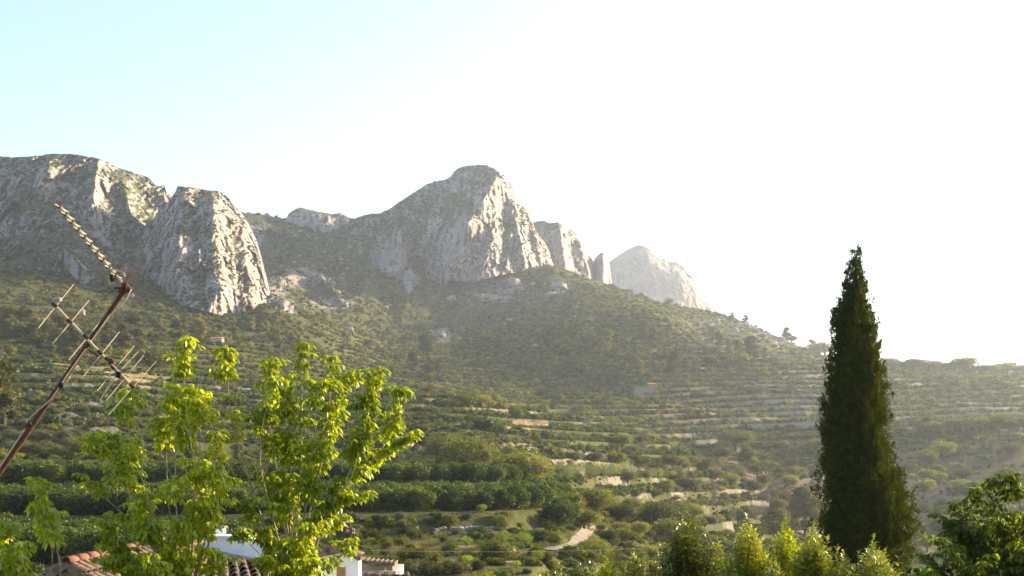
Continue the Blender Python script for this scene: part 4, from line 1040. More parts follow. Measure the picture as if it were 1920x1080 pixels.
# retaining wall under the hedge rows: dry stones
root = empty("retaining_wall", on_ground(900, 1006, 2, 3)); tag(root, "low dry stone retaining wall under the middle hedge rows", "stone wall")
sm = []
for i in range(3):
    v, f = ico_core((.32, .22, .2), (0, 0, 0), 400 + i * 7, 1, 1); me = np_mesh("stone", v, f); me.materials.append(M['drystone']); sm.append(me)
bpy.context.view_layer.update()
nst = 0
wl = [on_ground(815 + k * 2.7, 1004 - 5 * math.sin(k / 72 * 3.1), 1.9, 3) for k in range(72)]
wy = smooth1(np.array([q.y for q in wl]), 14, 0)
for k in range(72):
    x = 815 + k * 2.7; bx_ = (x - CX) / F * wy[k]; b = Vector((bx_, wy[k], ground_z(bx_, wy[k] - .3)))
    if pn(np.array(k * .13), np.array(.4), np.array(.2)) < -.12: continue
    for lv in range(2):
        o = obj("stone", sm[nst % 3], parent=root); nst += 1
        o.location = Vector((b.x + .08 * (lv % 2), b.y - .12, b.z + .05 + lv * .22 + random.uniform(-.06, .06))) - root.location; o.rotation_euler = (random.uniform(-.5, .5), random.uniform(-.4, .4), random.uniform(-.9, .9)); o.scale = (random.uniform(.55, 1.1), 1, random.uniform(.6, 1.1))

# ------------------------------------------------------------------ village roofs at the bottom of the picture
def poly_wall(mb, pts, thick):
    """vertical wall facing the viewer: outline points (x, y, Y) in order, thick metres deep"""
    a_ = [P(*q) for q in pts]; b_ = [v + Vector((0, thick, 0)) for v in a_]; n = len(a_)
    mb.add(a_ + b_, [tuple(range(n))[::-1], tuple(range(n, 2*n))] + [(i, (i+1) % n, n + (i+1) % n, n + i) for i in range(n)])
def barrel_mesh(name, mat, L_=.42, R_=.11):
    V = []; n = 6
    for z in (0, 1):
        rr = R_ * (1 - .18 * z)
        for k in range(n + 1):
            t = math.pi * k / n; V.append((math.cos(t) * rr, z * L_, math.sin(t) * rr))
        for k in range(n + 1):
            t = math.pi * k / n; V.append((math.cos(t) * rr * .85, z * L_, math.sin(t) * rr * .85))
    m_ = n + 1; Fq = []
    for k in range(n):
        Fq += [(k, k+1, 2*m_+k+1, 2*m_+k), (m_+k+1, m_+k, 3*m_+k, 3*m_+k+1), (k+1, k, m_+k, m_+k+1)]
    me = np_mesh(name, np.array(V), np.array(Fq)); me.materials.append(mat); return me
tile_me = barrel_mesh("tile", M['tile']); rtile_me = barrel_mesh("tile", M['redtile'], .45, .13)
def tiled_roof(parent, c00, c10, c01, c11, maxn=300, me=None):
    """c00-c10 the upper edge, c01-c11 the eave: a slab with rows of barrel tiles lying on it"""
    me = me or tile_me
    u = (c10 - c00); v = (c01 - c00); nrm = u.cross(v).normalized()
    if nrm.z < 0: nrm = -nrm
    mb = MB(); th = nrm * -.12
    mb.hexa([c01 + th, c11 + th, c10 + th, c00 + th, c01, c11, c10, c00])
    slab = mb.build("roof", M['tile'], None); slab.parent = parent; slab.location = -parent.location
    nu = int(u.length / .23); nvv = int(v.length / .36); cnt = 0; restm = []
    cells = []
    for jv in range(nvv):
        for iu in range(nu):
            fu, fv = (iu + .5) / nu, (jv + 1) / nvv
            pos = c00 * (1-fu) * (1-fv) + c10 * fu * (1-fv) + c01 * (1-fu) * fv + c11 * fu * fv + nrm * (.01 + random.uniform(0, .012))
            px = CX + pos.x / pos.y * F; py = HY - (pos.z - CAMZ) / pos.y * F
            cells.append((0 if (py < 1085 and px > -20) else 1, pos, fu))
    cells.sort(key=lambda q: q[0])
    dv = -(v.normalized()); xx = dv.cross(nrm).normalized()
    R_ = Matrix((xx, dv, nrm)).transposed().to_4x4()
    for n_, (_, pos, fu) in enumerate(cells):
        mat4 = Matrix.Translation(pos - parent.location) @ R_ @ Matrix.Rotation(random.uniform(-.05, .05), 4, 'Z') @ Matrix.Rotation(-.06, 4, 'X')
        if n_ < maxn:
            o = obj("tile", me, parent=slab); o.matrix_basis = Matrix.Translation(parent.location) @ mat4
        else: restm.append(mat4)
    if restm:
        co = np.array([v_.co[:] for v_ in me.vertices]); fq = np.array([list(p_.vertices) for p_ in me.polygons]); V = []; Fq = []
        for q_, m4 in enumerate(restm):
            A = np.array(m4); V.append(co @ A[:3, :3].T + A[:3, 3]); Fq.append(fq + q_ * len(co))
        mm = np_mesh("tile_rows", np.concatenate(V), np.concatenate(Fq)); mm.materials.append(me.materials[0])
        o = obj("tile_rows", mm, parent=parent); o['kind'] = 'stuff'
    return slab
# white gabled house
hA = empty("white_house", P(632, 1480, 36)); tag(hA, "white gabled house with brown shutter right of the middle leafy tree", "house")
def child(mb, name, mat, parent):
    o = mb.build(name, mat, None); o.parent = parent; o.location = -parent.location; return o
zbot = 1400
mb = MB(); poly_wall(mb, [(592, zbot, 36), (672, zbot, 36), (672, 1045, 36), (642, 1030, 36), (592, 1040, 36)], .5); child(mb, "wall", M['white'], hA)
tiled_roof(hA, P(642, 1028, 35.8), P(642, 1028, 35.8) + Vector((0, .55, 0)), P(677, 1045, 35.8), P(677, 1045, 35.8) + Vector((0, .55, 0)), 130)
tiled_roof(hA, P(642, 1028, 35.8) + Vector((0, .55, 0)), P(642, 1028, 35.8), P(586, 1040, 35.8) + Vector((0, .55, 0)), P(586, 1040, 35.8), 130)
mb = MB(); poly_wall(mb, [(594, zbot, 36.5), (670, zbot, 36.5), (670, 1056, 36.5), (594, 1056, 36.5)], 1.0); child(mb, "rear_wall", M['white'], hA)
mb = MB(); poly_wall(mb, [(631, 1100, 35.97), (647, 1100, 35.97), (647, 1063, 35.97), (631, 1063, 35.97)], .05); sh = child(mb, "shutter", M['wood'], hA)
mb = MB(); poly_wall(mb, [(628.5, 1063, 35.94), (649.5, 1063, 35.94), (649.5, 1060.5, 35.94), (628.5, 1060.5, 35.94)], .08); child(mb, "lintel", M['white'], hA)
# white long wall with chimney
hB = empty("white_terrace_house", P(470, 1500, 33)); tag(hB, "long white wall and brown tiled roof between the two leafy trees", "house")
mb = MB(); poly_wall(mb, [(372, zbot, 33), (584, zbot, 33), (584, 1046, 33), (520, 1022, 33), (470, 1009, 33), (372, 1006, 33)], .4); child(mb, "wall", M['white'], hB)
mb = MB(); poly_wall(mb, [(370, 1006, 32.9), (472, 1009, 32.9), (472, 1005.5, 32.9), (370, 1002.5, 32.9)], .6); child(mb, "coping", M['white'], hB)
mb = MB(); poly_wall(mb, [(399, 1010, 33.5), (418, 1010, 33.5), (418, 991, 33.5), (399, 991, 33.5)], .35); ch_ = child(mb, "chimney", M['white'], hB)
mb = MB(); poly_wall(mb, [(397, 991, 33.45), (420, 991, 33.45), (420, 987, 33.45), (397, 987, 33.45)], .45); child(mb, "chimney_cap", M['tile'], hB)
tiled_roof(hB, P(285, 1014, 32.7), P(512, 1062, 32.7), P(235, 1085, 29.0), P(560, 1150, 29.0), 290)
mb = MB(); mb.tube([P(285, 1013, 32.7), P(512, 1061, 32.7)], .09, 8); child(mb, "flashing", M['drystone'], hB)
mb = MB(); poly_wall(mb, [(245, zbot, 29.3), (540, zbot, 29.3), (540, 1156, 29.3), (245, 1096, 29.3)], 3); child(mb, "lower_wall", M['stucco'], hB)
# left house with the red ridge
hC = empty("ridged_house", P(150, 1500, 27)); tag(hC, "weathered house with orange ridge tiles at the lower left", "house")
mb = MB(); poly_wall(mb, [(55, zbot, 27), (185, zbot, 27), (185, 1098, 27), (122, 1057, 27), (55, 1097, 27)], 5); child(mb, "wall", M['stucco'], hC)
rb = Vector((1.1, 5.6, .25))
tiled_roof(hC, P(122, 1055, 26.8), P(122, 1055, 26.8) + rb, P(192, 1101, 26.8), P(192, 1101, 26.8) + rb, 200)
tiled_roof(hC, P(122, 1055, 26.8) + rb, P(122, 1055, 26.8), P(48, 1101, 26.8) + rb, P(48, 1101, 26.8), 90)
r0 = P(122, 1054, 26.8)
for k in range(13):
    o = obj("ridge_tile", rtile_me, parent=hC); d_ = rb.normalized()
    R_ = Matrix((d_.cross(Vector((0, 0, 1))).normalized(), d_, Vector((0, 0, 1)))).transposed().to_4x4()
    o.matrix_basis = Matrix.Translation(r0 + d_ * .42 * k - hC.location) @ R_
# pink chimney block and railing
hD = empty("pink_house", P(280, 1500, 31)); tag(hD, "small pinkish rendered block with balcony rail behind the lower left tree", "house")
mb = MB(); poly_wall(mb, [(262, zbot, 31), (294, zbot, 31), (294, 1031, 31), (262, 1033, 31)], 1.6); child(mb, "wall", M['pink'], hD)
tiled_roof(hD, P(258, 1029, 31.2) + Vector((0, 1.4, .12)), P(298, 1027, 31.2) + Vector((0, 1.4, .12)), P(258, 1034, 30.8), P(298, 1032, 30.8), 20)
mb = MB()
for k in range(8): mb.tube([P(262 + k * 5, 1090, 28.8), P(262 + k * 5, 1072, 28.8)], .012, 5)
mb.tube([P(258, 1072, 28.8), P(300, 1072, 28.8)], .03, 6); child(mb, "railing", M['cream'], hD)
# glazed lean-to
hE = empty("glazed_lean_to", P(708, 1500, 40)); tag(hE, "low lean-to with cream framed panes right of the white gabled house", "building")
mb = MB(); poly_wall(mb, [(676, zbot, 40), (742, zbot, 40), (742, 1071, 40), (676, 1071, 40)], 3); child(mb, "wall", M['pink'], hE)
mb = MB(); a_ = [P(670, 1052, 39.6), P(740, 1057, 39.6), P(746, 1054, 43), P(676, 1047, 43)]
mb.hexa([v - Vector((0, 0, .06)) for v in a_] + [v + Vector((0, 0, .03)) for v in a_]); child(mb, "roof", M['tile'], hE)
for k in range(9):
    mb = MB(); t = k / 8; mb.tube([a_[0].lerp(a_[1], t) + Vector((0, 0, .06)), a_[3].lerp(a_[2], t) + Vector((0, 0, .06))], .018, 6); child(mb, "batten", M['tile'], hE)
for k in range(4):
    xa = 680 + k * 14.5; mb = MB(); poly_wall(mb, [(xa, 1070.5, 39.98), (xa + 13, 1070.5, 39.98), (xa + 13, 1060.5, 39.98), (xa, 1060.5, 39.98)], .04); w_ = child(mb, "window_frame", M['cream'], hE)
    mb = MB(); poly_wall(mb, [(xa + 1.2, 1069.5, 39.96), (xa + 11.8, 1069.5, 39.96), (xa + 11.8, 1061.7, 39.96), (xa + 1.2, 1061.7, 39.96)], .03)
    g = mb.build("pane", M['glass'], None); g.parent = w_
hF = empty("red_roofed_annex", P(735, 1500, 38)); tag(hF, "strip of red tiled roof below the glazed lean-to", "building")
tiled_roof(hF, P(682, 1075, 38.5), P(768, 1077, 38.5), P(678, 1088, 37.2), P(775, 1090, 37.2), 150)
mb = MB(); poly_wall(mb, [(682, zbot, 37.6), (766, zbot, 37.6), (766, 1092, 37.6), (682, 1090, 37.6)], .8); child(mb, "wall", M['stucco'], hF)
# small roof aerial and a cable
rt = empty("roof_aerial", P(658, 1036, 38)); tag(rt, "small rusty television aerial standing behind the white gable", "aerial")
mb = MB(); mb.tube([P(660, 1060, 38), P(658, 1000, 38), P(656, 976, 38)], .03, 8); child(mb, "pole", M['rust'], rt)
mb = MB(); mb.tube([P(648, 978, 38), P(657, 977, 38)], .05, 6); child(mb, "head", M['cream'], rt)
mb = MB(); mb.tube([P(650, 990, 38), P(665, 996, 38)], .018, 6); child(mb, "boom", M['rust'], rt)
for k in range(5):
    mb = MB(); xk, yk = 651 + k * 3.4, 990.5 + k * 1.3; mb.tube([P(xk, yk - 5, 38), P(xk, yk + 6, 38)], .011, 5); child(mb, "element", M['alu'], rt)
mb = MB(); n = 30; pts_ = []
A_, B_ = P(640, 1030, 46), P(1440, 1008, 70)
for k in range(n + 1):
    t = k / n; v = A_.lerp(B_, t); v.z -= 4 * .35 * t * (1 - t); pts_.append(v)
mb.tube(pts_, .0035, 5); w_ = mb.build("overhead_cable", M['stucco']); tag(w_, "thin pale overhead cable crossing in front of the valley", "cable")

# ------------------------------------------------------------------ the leaning television antennas
AY = 9.0
def PA(x, y, d=0.0): return P(x, y, AY + d)
an = empty("antenna_mast", PA(-1250, 2714)); tag(an, "leaning rusty mast carrying two television antennas at the far left", "antenna mast")
mb = MB(); mb.tube([PA(-1250, 2714), PA(-300, 1328), PA(0, 885), PA(120, 711), PA(238, 538)], [.022, .021, .0195, .019, .017], 12); child(mb, "mast", M['rust'], an)
mb = MB(); mb.tube([PA(245, 547), PA(231, 531)], .022, 10); mb.box(PA(234, 546, -.03), PA(242, 537, .03)); child(mb, "clamp", M['rust'], an)
mb = MB(); mb.box(PA(110, 727, -.04), PA(124, 719, .02)); child(mb, "junction_box", M['plastic'], an)
mb = MB(); mb.tube([PA(58, 793, -.03), PA(44, 800, -.03)], .012, 6); child(mb, "bracket", M['rust'], an)
mb = MB(); mb.tube([PA(246, 542, -.02), PA(238, 560, -.03), PA(226, 575, -.025), PA(205, 592, -.02), PA(190, 613, -.025), PA(165, 648, -.025), PA(128, 700, -.024), PA(112, 725, -.03), PA(96, 748, -.024), PA(52, 787, -.024), PA(44, 808, -.02), PA(22, 842, -.024), PA(-20, 905, -.024), PA(-300, 1318, -.024)], .0042, 6); child(mb, "cable", M['cable'], an)
# upper antenna
ua = empty("upper_antenna", PA(238, 540)); tag(ua, "upper television antenna with long pale boom and mesh reflectors", "antenna")
mb = MB(); mb.tube([PA(112, 388), PA(243, 549)], .013, 8); child(mb, "boom", M['alu'], ua)
for k in range(10):
    t = k / 9; x, y = 112 + 104 * t, 388 + 128 * t
    mb = MB(); mb.tube([PA(x, y) - Vector((0, .10, 0)), PA(x, y) + Vector((0, .17, 0))], .0032, 6); child(mb, "director", M['alu'], ua)
    mb = MB(); mb.tube([PA(x - 1.6, y - 2), PA(x + 1.6, y + 2)], .0155, 8); child(mb, "element_clip", M['darkrust'], ua)
for (ox, oy, ux, uy, ax_, ay_, nm) in [(226, 527, 44, -5, 12, -42, 1), (231, 545, -44, 18, -16, -10, 2)]:
    mb = MB()
    if nm == 1:
        c0, c1, c2, c3 = (222, 521), (264, 540), (272, 506), (237, 490)
    else:
        c0, c1, c2, c3 = (230, 560), (184, 548), (200, 540), (243, 552)
        c0, c1, c2, c3 = (229, 566), (184, 549), (205, 538), (240, 548)
    def q2(u_, v_):
        x = (c0[0]*(1-u_)+c1[0]*u_)*(1-v_) + (c3[0]*(1-u_)+c2[0]*u_)*v_
        y = (c0[1]*(1-u_)+c1[1]*u_)*(1-v_) + (c3[1]*(1-u_)+c2[1]*u_)*v_
        return PA(x, y, -.12 + .24 * u_)
    for k in range(8): mb.tube([q2(0, k/7), q2(1, k/7)], .0011, 4)
    for k in range(4): mb.tube([q2(k/3, 0), q2(k/3, 1)], .0016, 4)
    child(mb, "reflector", M['darkrust'], ua)
mb = MB(); mb.tube([PA(196, 506, -.02), PA(214, 505, -.05), PA(232, 512, -.04), PA(234, 518, 0), PA(224, 526, .03), PA(206, 534, .02), PA(204, 526, 0), PA(212, 519, -.02)], .0055, 6, False); child(mb, "dipole", M['alu'], ua)
mb = MB(); mb.box(PA(206, 525, -.05), PA(216, 517, 0)); child(mb, "connector_box", M['plastic'], ua)
mb = MB(); mb.tube([PA(222, 548, -.03), PA(236, 530, -.02), PA(241, 519, .0)], .008, 6); mb.tube([PA(214, 540, -.03), PA(246, 541, 0)], .009, 6); child(mb, "bracket", M['rust'], ua)
# lower antenna
la = empty("lower_antenna", PA(165, 650)); tag(la, "lower television antenna with wide bare rods and folded dipole", "antenna")
mb = MB(); mb.tube([PA(101, 571, -.04), PA(242, 718, -.04)], .0105, 8); child(mb, "boom", M['alu'], la)
for (x0, y0, x1, y1, xc, yc) in [(72, 615, 138, 533, 103, 572), (100, 643, 167, 563, 131, 603), (129, 675, 197, 592, 161, 632), (157, 705, 224, 622, 188, 661), (182, 733, 252, 648, 213, 690), (203, 778, 293, 677, 248, 724)]:
    mb = MB(); mb.tube([PA(x0, y0, -.18), PA(x1, y1, .10)], .0027, 6); child(mb, "rod", M['alu'], la)
    mb = MB(); mb.tube([PA(xc - 4, yc - 4, -.04), PA(xc + 4, yc + 4, -.04)], .0135, 8); child(mb, "rod_clamp", M['darkrust'], la)
mb = MB(); mb.tube([PA(222, 697, -.07), PA(192, 742, -.1), PA(188, 751, -.1), PA(193, 755, -.1), PA(199, 751, -.1), PA(268, 668, .06), PA(271, 660, .06), PA(266, 655, .06), PA(259, 659, .06), PA(228, 692, -.03)], .0042, 6, False); child(mb, "folded_dipole", M['alu'], la)
mb = MB(); mb.box(PA(217, 708, -.08), PA(231, 698, -.02)); child(mb, "connector_box", M['plastic'], la)
mb = MB(); mb.tube([PA(198, 671, -.05), PA(214, 680, -.06)], .014, 8); mb.tube([PA(204, 684, -.05), PA(210, 672, -.06)], .010, 8); child(mb, "balun", M['rust'], la)
mb = MB(); mb.tube([PA(158, 652, -.02), PA(170, 643, -.03)], .016, 8); mb.tube([PA(166, 656, -.02), PA(178, 664, -.04), PA(190, 672, -.04)], .006, 6); child(mb, "mount", M['rust'], la)

# ------------------------------------------------------------------ foreground leaves
def leaflet(base, dirv, side, L_, W_, curl):
    """a folded ovate leaflet: eight vertices, eight faces"""
    up = dirv.cross(side).normalized()
    pts_ = []
    b = base; 
    def at(t): return base + dirv * (L_ * t) + Vector((0, 0, -curl * L_ * t * t))
    m0, m1, m2, m3 = at(0), at(.32), at(.68), at(1)
    f_ = up * (W_ * .22)
    V = [m0, m1 - side*W_*.5 + f_, m1, m1 + side*W_*.5 + f_, m2 - side*W_*.4 + f_, m2, m2 + side*W_*.4 + f_, m3]
    Fc = [(0,2,1), (0,3,2), (1,2,5), (1,5,4), (2,3,6), (2,6,5), (4,5,7), (5,6,7)]
    return V, Fc
def compound_leaf(seed, n=5, L_=.070, W_=.046, rach=.085, droop=.75):
    r_ = random.Random(seed); V = []; Fc = []
    def add(v, f):
        k = len(V); V.extend(v); Fc.extend([tuple(i + k for i in g) for g in f])
    p0, p1, p2 = Vector((0, 0, 0)), Vector((rach * .6, 0, .018)), Vector((rach, 0, -.012 * droop * 2))
    s = Vector((0, .0022, 0)); add([p0 - s, p0 + s, p1 + s, p1 - s, p2 + s * .6, p2 - s * .6], [(0, 1, 2), (0, 2, 3), (3, 2, 4), (3, 4, 5)])
    for k in range(n):
        if k == 0: b, a_ = p2, 0
        else: b = p1.lerp(p2, .25 + .35 * ((k - 1) // 2)); a_ = (1 if k % 2 else -1) * r_.uniform(.8, 1.35)
        d = Vector((math.cos(a_), math.sin(a_), -droop * r_.uniform(.6, 1.4))).normalized()
        sd = Vector((-math.sin(a_), math.cos(a_), r_.uniform(-.3, .3))); sd = (sd - d * sd.dot(d)).normalized()
        v, f = leaflet(b, d, sd, L_ * r_.uniform(.8, 1.2), W_ * r_.uniform(.85, 1.15), r_.uniform(.2, .6)); add(v, f)
    return np.array([v[:] for v in V]), np.array(Fc)
LEAF = [compound_leaf(i) for i in range(5)]
def lanceo(seed):
    r_ = random.Random(seed); v, f = leaflet(Vector((0, 0, 0)), Vector((.85, 0, .5)).normalized(), Vector((0, 1, 0)), .075, .024, .25)
    return np.array([q[:] for q in v]), np.array(f)
LANC = [lanceo(i) for i in range(3)]

def build_leafy(root, leaves, shapes, mat, nparts, part_name="leaf"):
    """leaves: list of 4x4 arrays and shape index; the ones nearest the viewer are parts of their own, the rest one mass"""
    mes = []
    for v, f in shapes:
        me = np_mesh(part_name, v, f); me.materials.append(mat); mes.append(me)
    def sk(q):
        x, y, z = q[0][:3, 3] + np.array(root.location); px = CX + x / y * F; py = HY - (z - CAMZ) / y * F
        inside = 0 <= px <= 1920 and 0 <= py <= 1080
        return (0 if inside else 1, y - random.random() * .3)
    leaves = sorted(leaves, key=sk)
    for m4, k in leaves[:nparts]:
        o = obj(part_name, mes[k], parent=root); o.matrix_basis = Matrix(m4.tolist())
    V = []; Fc = []; nv = 0
    for m4, k in leaves[nparts:]:
        v, f = shapes[k]; V.append(v @ m4[:3, :3].T + m4[:3, 3]); Fc.append(f + nv); nv += len(v)
    if V:
        me = np_mesh("foliage", np.concatenate(V), np.concatenate(Fc)); me.materials.append(mat)
        o = obj("foliage", me, parent=root); o['kind'] = 'stuff'
def frame_mat(pos, az, tilt, roll, s):
    return np.array(Matrix.Translation(pos) @ Matrix.Rotation(az, 4, 'Z') @ Matrix.Rotation(-tilt, 4, 'Y') @ Matrix.Rotation(roll, 4, 'X') @ Matrix.Scale(s, 4))
def shoot_pts(px, Y, d0, d1, n=14):
    xs = np.array([q[0] for q in px], float); ys = np.array([q[1] for q in px], float); t = np.concatenate([[0], np.cumsum(np.hypot(np.diff(xs), np.diff(ys)))]); t /= t[-1]
    tt = np.linspace(0, 1, n); X = np.interp(tt, t, xs); Yp = np.interp(tt, t, ys)
    X = smooth1(X, 1, 0); Yp2 = smooth1(Yp, 1, 0); X[0], X[-1] = xs[0], xs[-1]; Yp2[0], Yp2[-1] = ys[0], ys[-1]
    return [P(X[i], Yp2[i], Y + d0 * (1 - tt[i]) + d1 * tt[i]) for i in range(n)], tt
def leafy_tree(name, label, cat, Y, base, shoots, mat, shapes, nparts, dens=1.0, lsize=1.0, stem=.014, bark='palebark', side=True, twig=.16):
    rb_ = P(base[0], base[1], Y); gz = ground_z(rb_.x, rb_.y); root = empty(name, (rb_.x, rb_.y, gz)); tag(root, label, cat)
    mb = MB(); mb.tube([Vector((rb_.x, rb_.y, gz - .2)), (Vector((rb_.x, rb_.y, gz)) + rb_) / 2 + Vector((.05, 0, 0)), rb_], [stem * 5, stem * 4, stem * 3], 10); child(mb, "trunk", M[bark], root)
    leaves = []; R0 = Vector(root.location)
    for (px, d1, t0, dn) in shoots:
        pts_, tt = shoot_pts([base] + px if px[0] is not None else px[1:], Y, 0 if px[0] is not None else d1, d1)
        mb = MB(); mb.tube(pts_, [stem * (1 - .8 * t) for t in tt], 6)
        L_ = sum((pts_[i+1] - pts_[i]).length for i in range(len(pts_) - 1))
        nn = int(L_ * (1 - t0) / .042 * dn * dens); az = random.uniform(0, 6.28)
        for k in range(nn + 3):
            t = min(1.0, t0 + (1 - t0) * (k + random.random() * .8) / max(nn, 1)); i = min(int(t * (len(pts_) - 1)), len(pts_) - 2); fr = t * (len(pts_) - 1) - i
            p_ = pts_[i].lerp(pts_[i+1], fr)
            az += math.pi / 2 + random.uniform(-.4, .4)
            gap = float(pn(np.array(p_.x * 5.0 + d1 * 9), np.array(p_.z * 5.0), np.array(.5)))
            if gap < -.04 and t < .90: continue
            big = 1.0 if t < .9 else .75
            for q_ in (0, math.pi):
                leaves.append((frame_mat(p_ - R0, az + q_ + random.uniform(-.3, .3), random.uniform(-.15, .5), random.uniform(-.5, .5), lsize * big * random.uniform(.7, 1.2)), random.randrange(len(shapes))))
            if side and random.random() < .34 and t > t0 + .05:      # side twig ending in a rosette
                a_ = random.uniform(0, 6.28); l_ = random.uniform(.4, 1) * twig; e_ = p_ + Vector((math.cos(a_) * l_, math.sin(a_) * l_, random.uniform(.1, .6) * l_))
                mb.tube([p_, e_], [stem * .22, stem * .12], 4)
                for w in range(random.randint(4, 6)):
                    leaves.append((frame_mat(p_.lerp(e_, random.uniform(.6, 1)) - R0, a_ + w * 1.3 + random.uniform(-.4, .4), random.uniform(-.1, .5), random.uniform(-.5, .5), lsize * random.uniform(.65, 1.1)), random.randrange(len(shapes))))
        child(mb, "branch", M[bark], root)
    build_leafy(root, leaves, shapes, mat, nparts)
    return root
A = None
# middle leafy tree
leafy_tree("leafy_tree", "bright lime-green young tree with many upright shoots in the middle left", "tree", 13.0, (556, 1190), [
  ([(545, 1010), (540, 930), (548, 860), (540, 780), (535, 715)], .1, .45, 1.3),
  ([(560, 1010), (585, 900), (592, 830), (590, 760), (598, 720)], -.35, .5, 1.2),
  ([(540, 1010), (505, 900), (490, 840), (486, 770)], .15, .5, 1.2),
  ([(512, 1046), (480, 933), (452, 858), (437, 803), (427, 739), (425, 705), (427, 656)], -.3, .60, 1.0),
  ([(538, 1016), (563, 944), (563, 875), (566, 824), (566, 748), (567, 648)], -.1, .52, 1.15),
  ([(537, 960), (527, 914), (518, 875), (510, 841), (505, 790), (512, 684)], .25, .50, 1.25),
  ([(571, 1003), (584, 939), (597, 897), (606, 850), (612, 807), (620, 748), (622, 686)], .2, .60, 1.0),
  ([(580, 1012), (635, 918), (661, 884), (678, 833), (690, 770), (703, 700)], -.2, .42, 1.2),
  ([(590, 1020), (650, 905), (703, 865), (722, 838), (742, 790), (748, 732)], .1, .62, 1.1),
  ([(590, 1000), (660, 890), (705, 862), (740, 836), (772, 818)], -.35, .74, 1.5),
  ([(570, 1000), (600, 880), (622, 790), (640, 740), (654, 706)], .4, .75, .9),
  ([(530, 1040), (500, 930), (485, 870), (488, 800), (515, 720)], -.45, .60, .8),
  ([(560, 1060), (600, 970), (640, 930), (675, 935)], -.2, .45, 1.5),
  ([(540, 1080), (500, 1010), (470, 960), (455, 945)], -.1, .35, 1.5),
  ([(540, 1100), (480, 1030), (455, 1010), (447, 1000)], .2, .35, 1.5),
  ([(550, 1080), (540, 1000), (525, 965), (520, 950)], -.4, .3, 1.6),
  ([(560, 1080), (590, 1010), (615, 985), (635, 980)], .3, .3, 1.6),
  ([(560, 1100), (620, 1060), (650, 1030), (660, 1020)], .1, .5, .9),
  ([(550, 1100), (555, 1040), (575, 1010), (590, 990)], -.5, .3, 1.5),
  ([(555, 1100), (520, 1060), (500, 1050)], -.5, .2, 1.8),
  ([(555, 1120), (570, 1070), (585, 1055)], -.6, .2, 1.8)],
  M['maple'], LEAF, 290, 1.75, .86, twig=.17)
# left leafy tree
leafy_tree("leafy_tree", "bright lime-green young tree with bare pale stems at the left", "tree", 12.5, (345, 1200), [
  ([(360, 1060), (362, 960), (372, 880), (378, 810), (372, 750)], -.35, .5, 1.3),
  ([(340, 1060), (330, 950), (328, 880), (330, 800), (322, 745)], .1, .5, 1.2),
  ([(320, 1060), (280, 970), (255, 910), (246, 870), (240, 835)], .3, .4, 1.4),
  ([(372, 1080), (372, 955), (366, 892), (358, 830), (347, 760), (342, 700), (345, 645)], -.1, .62, 1.5),
  ([(352, 1050), (350, 955), (349, 851), (352, 800), (352, 730)], .2, .66, 1.4),
  ([(350, 1030), (348, 935), (310, 875), (292, 830), (300, 790)], .3, .76, .7),
  ([(315, 1037), (289, 984), (272, 900), (250, 870), (238, 800), (235, 738)], -.2, .62, 1.1),
  ([(300, 1030), (270, 960), (225, 905), (195, 860), (178, 822)], -.3, .45, 1.6),
  ([(300, 1040), (275, 970), (240, 905), (215, 850), (212, 815)], 0.1, .50, 1.4),
  ([(332, 1027), (313, 940), (313, 863), (308, 790)], .4, .62, .9),
  ([(310, 1050), (262, 1000), (225, 955), (190, 930), (172, 905)], -.1, .55, 1.5),
  ([(370, 1060), (400, 960), (410, 880), (404, 820)], -.4, .50, 1.2),
  ([(380, 1060), (425, 900), (440, 830), (452, 780)], .3, .70, .8),
  ([(372, 1060), (395, 980), (412, 940), (415, 905)], .1, .45, 1.2),
  ([(330, 1080), (290, 1040), (270, 1000), (258, 945)], -.4, .4, 1.5),
  ([(345, 1090), (335, 1010), (330, 950), (326, 905)], -.5, .35, 1.2),
  ([(345, 1090), (360, 1000), (375, 950), (380, 910)], .5, .35, 1.2),
  ([(330, 1100), (260, 1060), (215, 1030), (203, 985)], 0, .55, 1.7),
  ([(330, 1110), (270, 1080), (225, 1070), (190, 1050)], -.3, .5, 1.6),
  ([(340, 1120), (310, 1080), (295, 1060), (285, 1040)], -.6, .2, 1.5),
  ([(360, 1120), (400, 1070), (410, 1040)], -.2, .2, 1.5)],
  M['maple'], LEAF, 290, 1.8, .84, twig=.17)
leafy_tree("leafy_tree", "lime-green leafy shoots rising at the lower left corner", "tree", 12.0, (60, 1210), [
  ([(118, 1085), (104, 1012), (90, 985), (78, 940), (70, 898)], 0, .62, 1.4),
  ([(100, 1060), (95, 1010), (80, 985), (90, 960)], .2, .8, 1.2),
  ([(40, 1090), (28, 1030), (22, 985)], 0, .25, 1.5), ([(20, 1100), (0, 1040), (-8, 1005)], .2, .2, 1.5), ([(50, 1120), (45, 1060), (48, 1020)], -.3, .2, 1.3), ([(20, 1130), (5, 1080), (10, 1050)], -.3, .1, 1.5)],
  M['maple'], LEAF, 120, 1.1, 1.0)
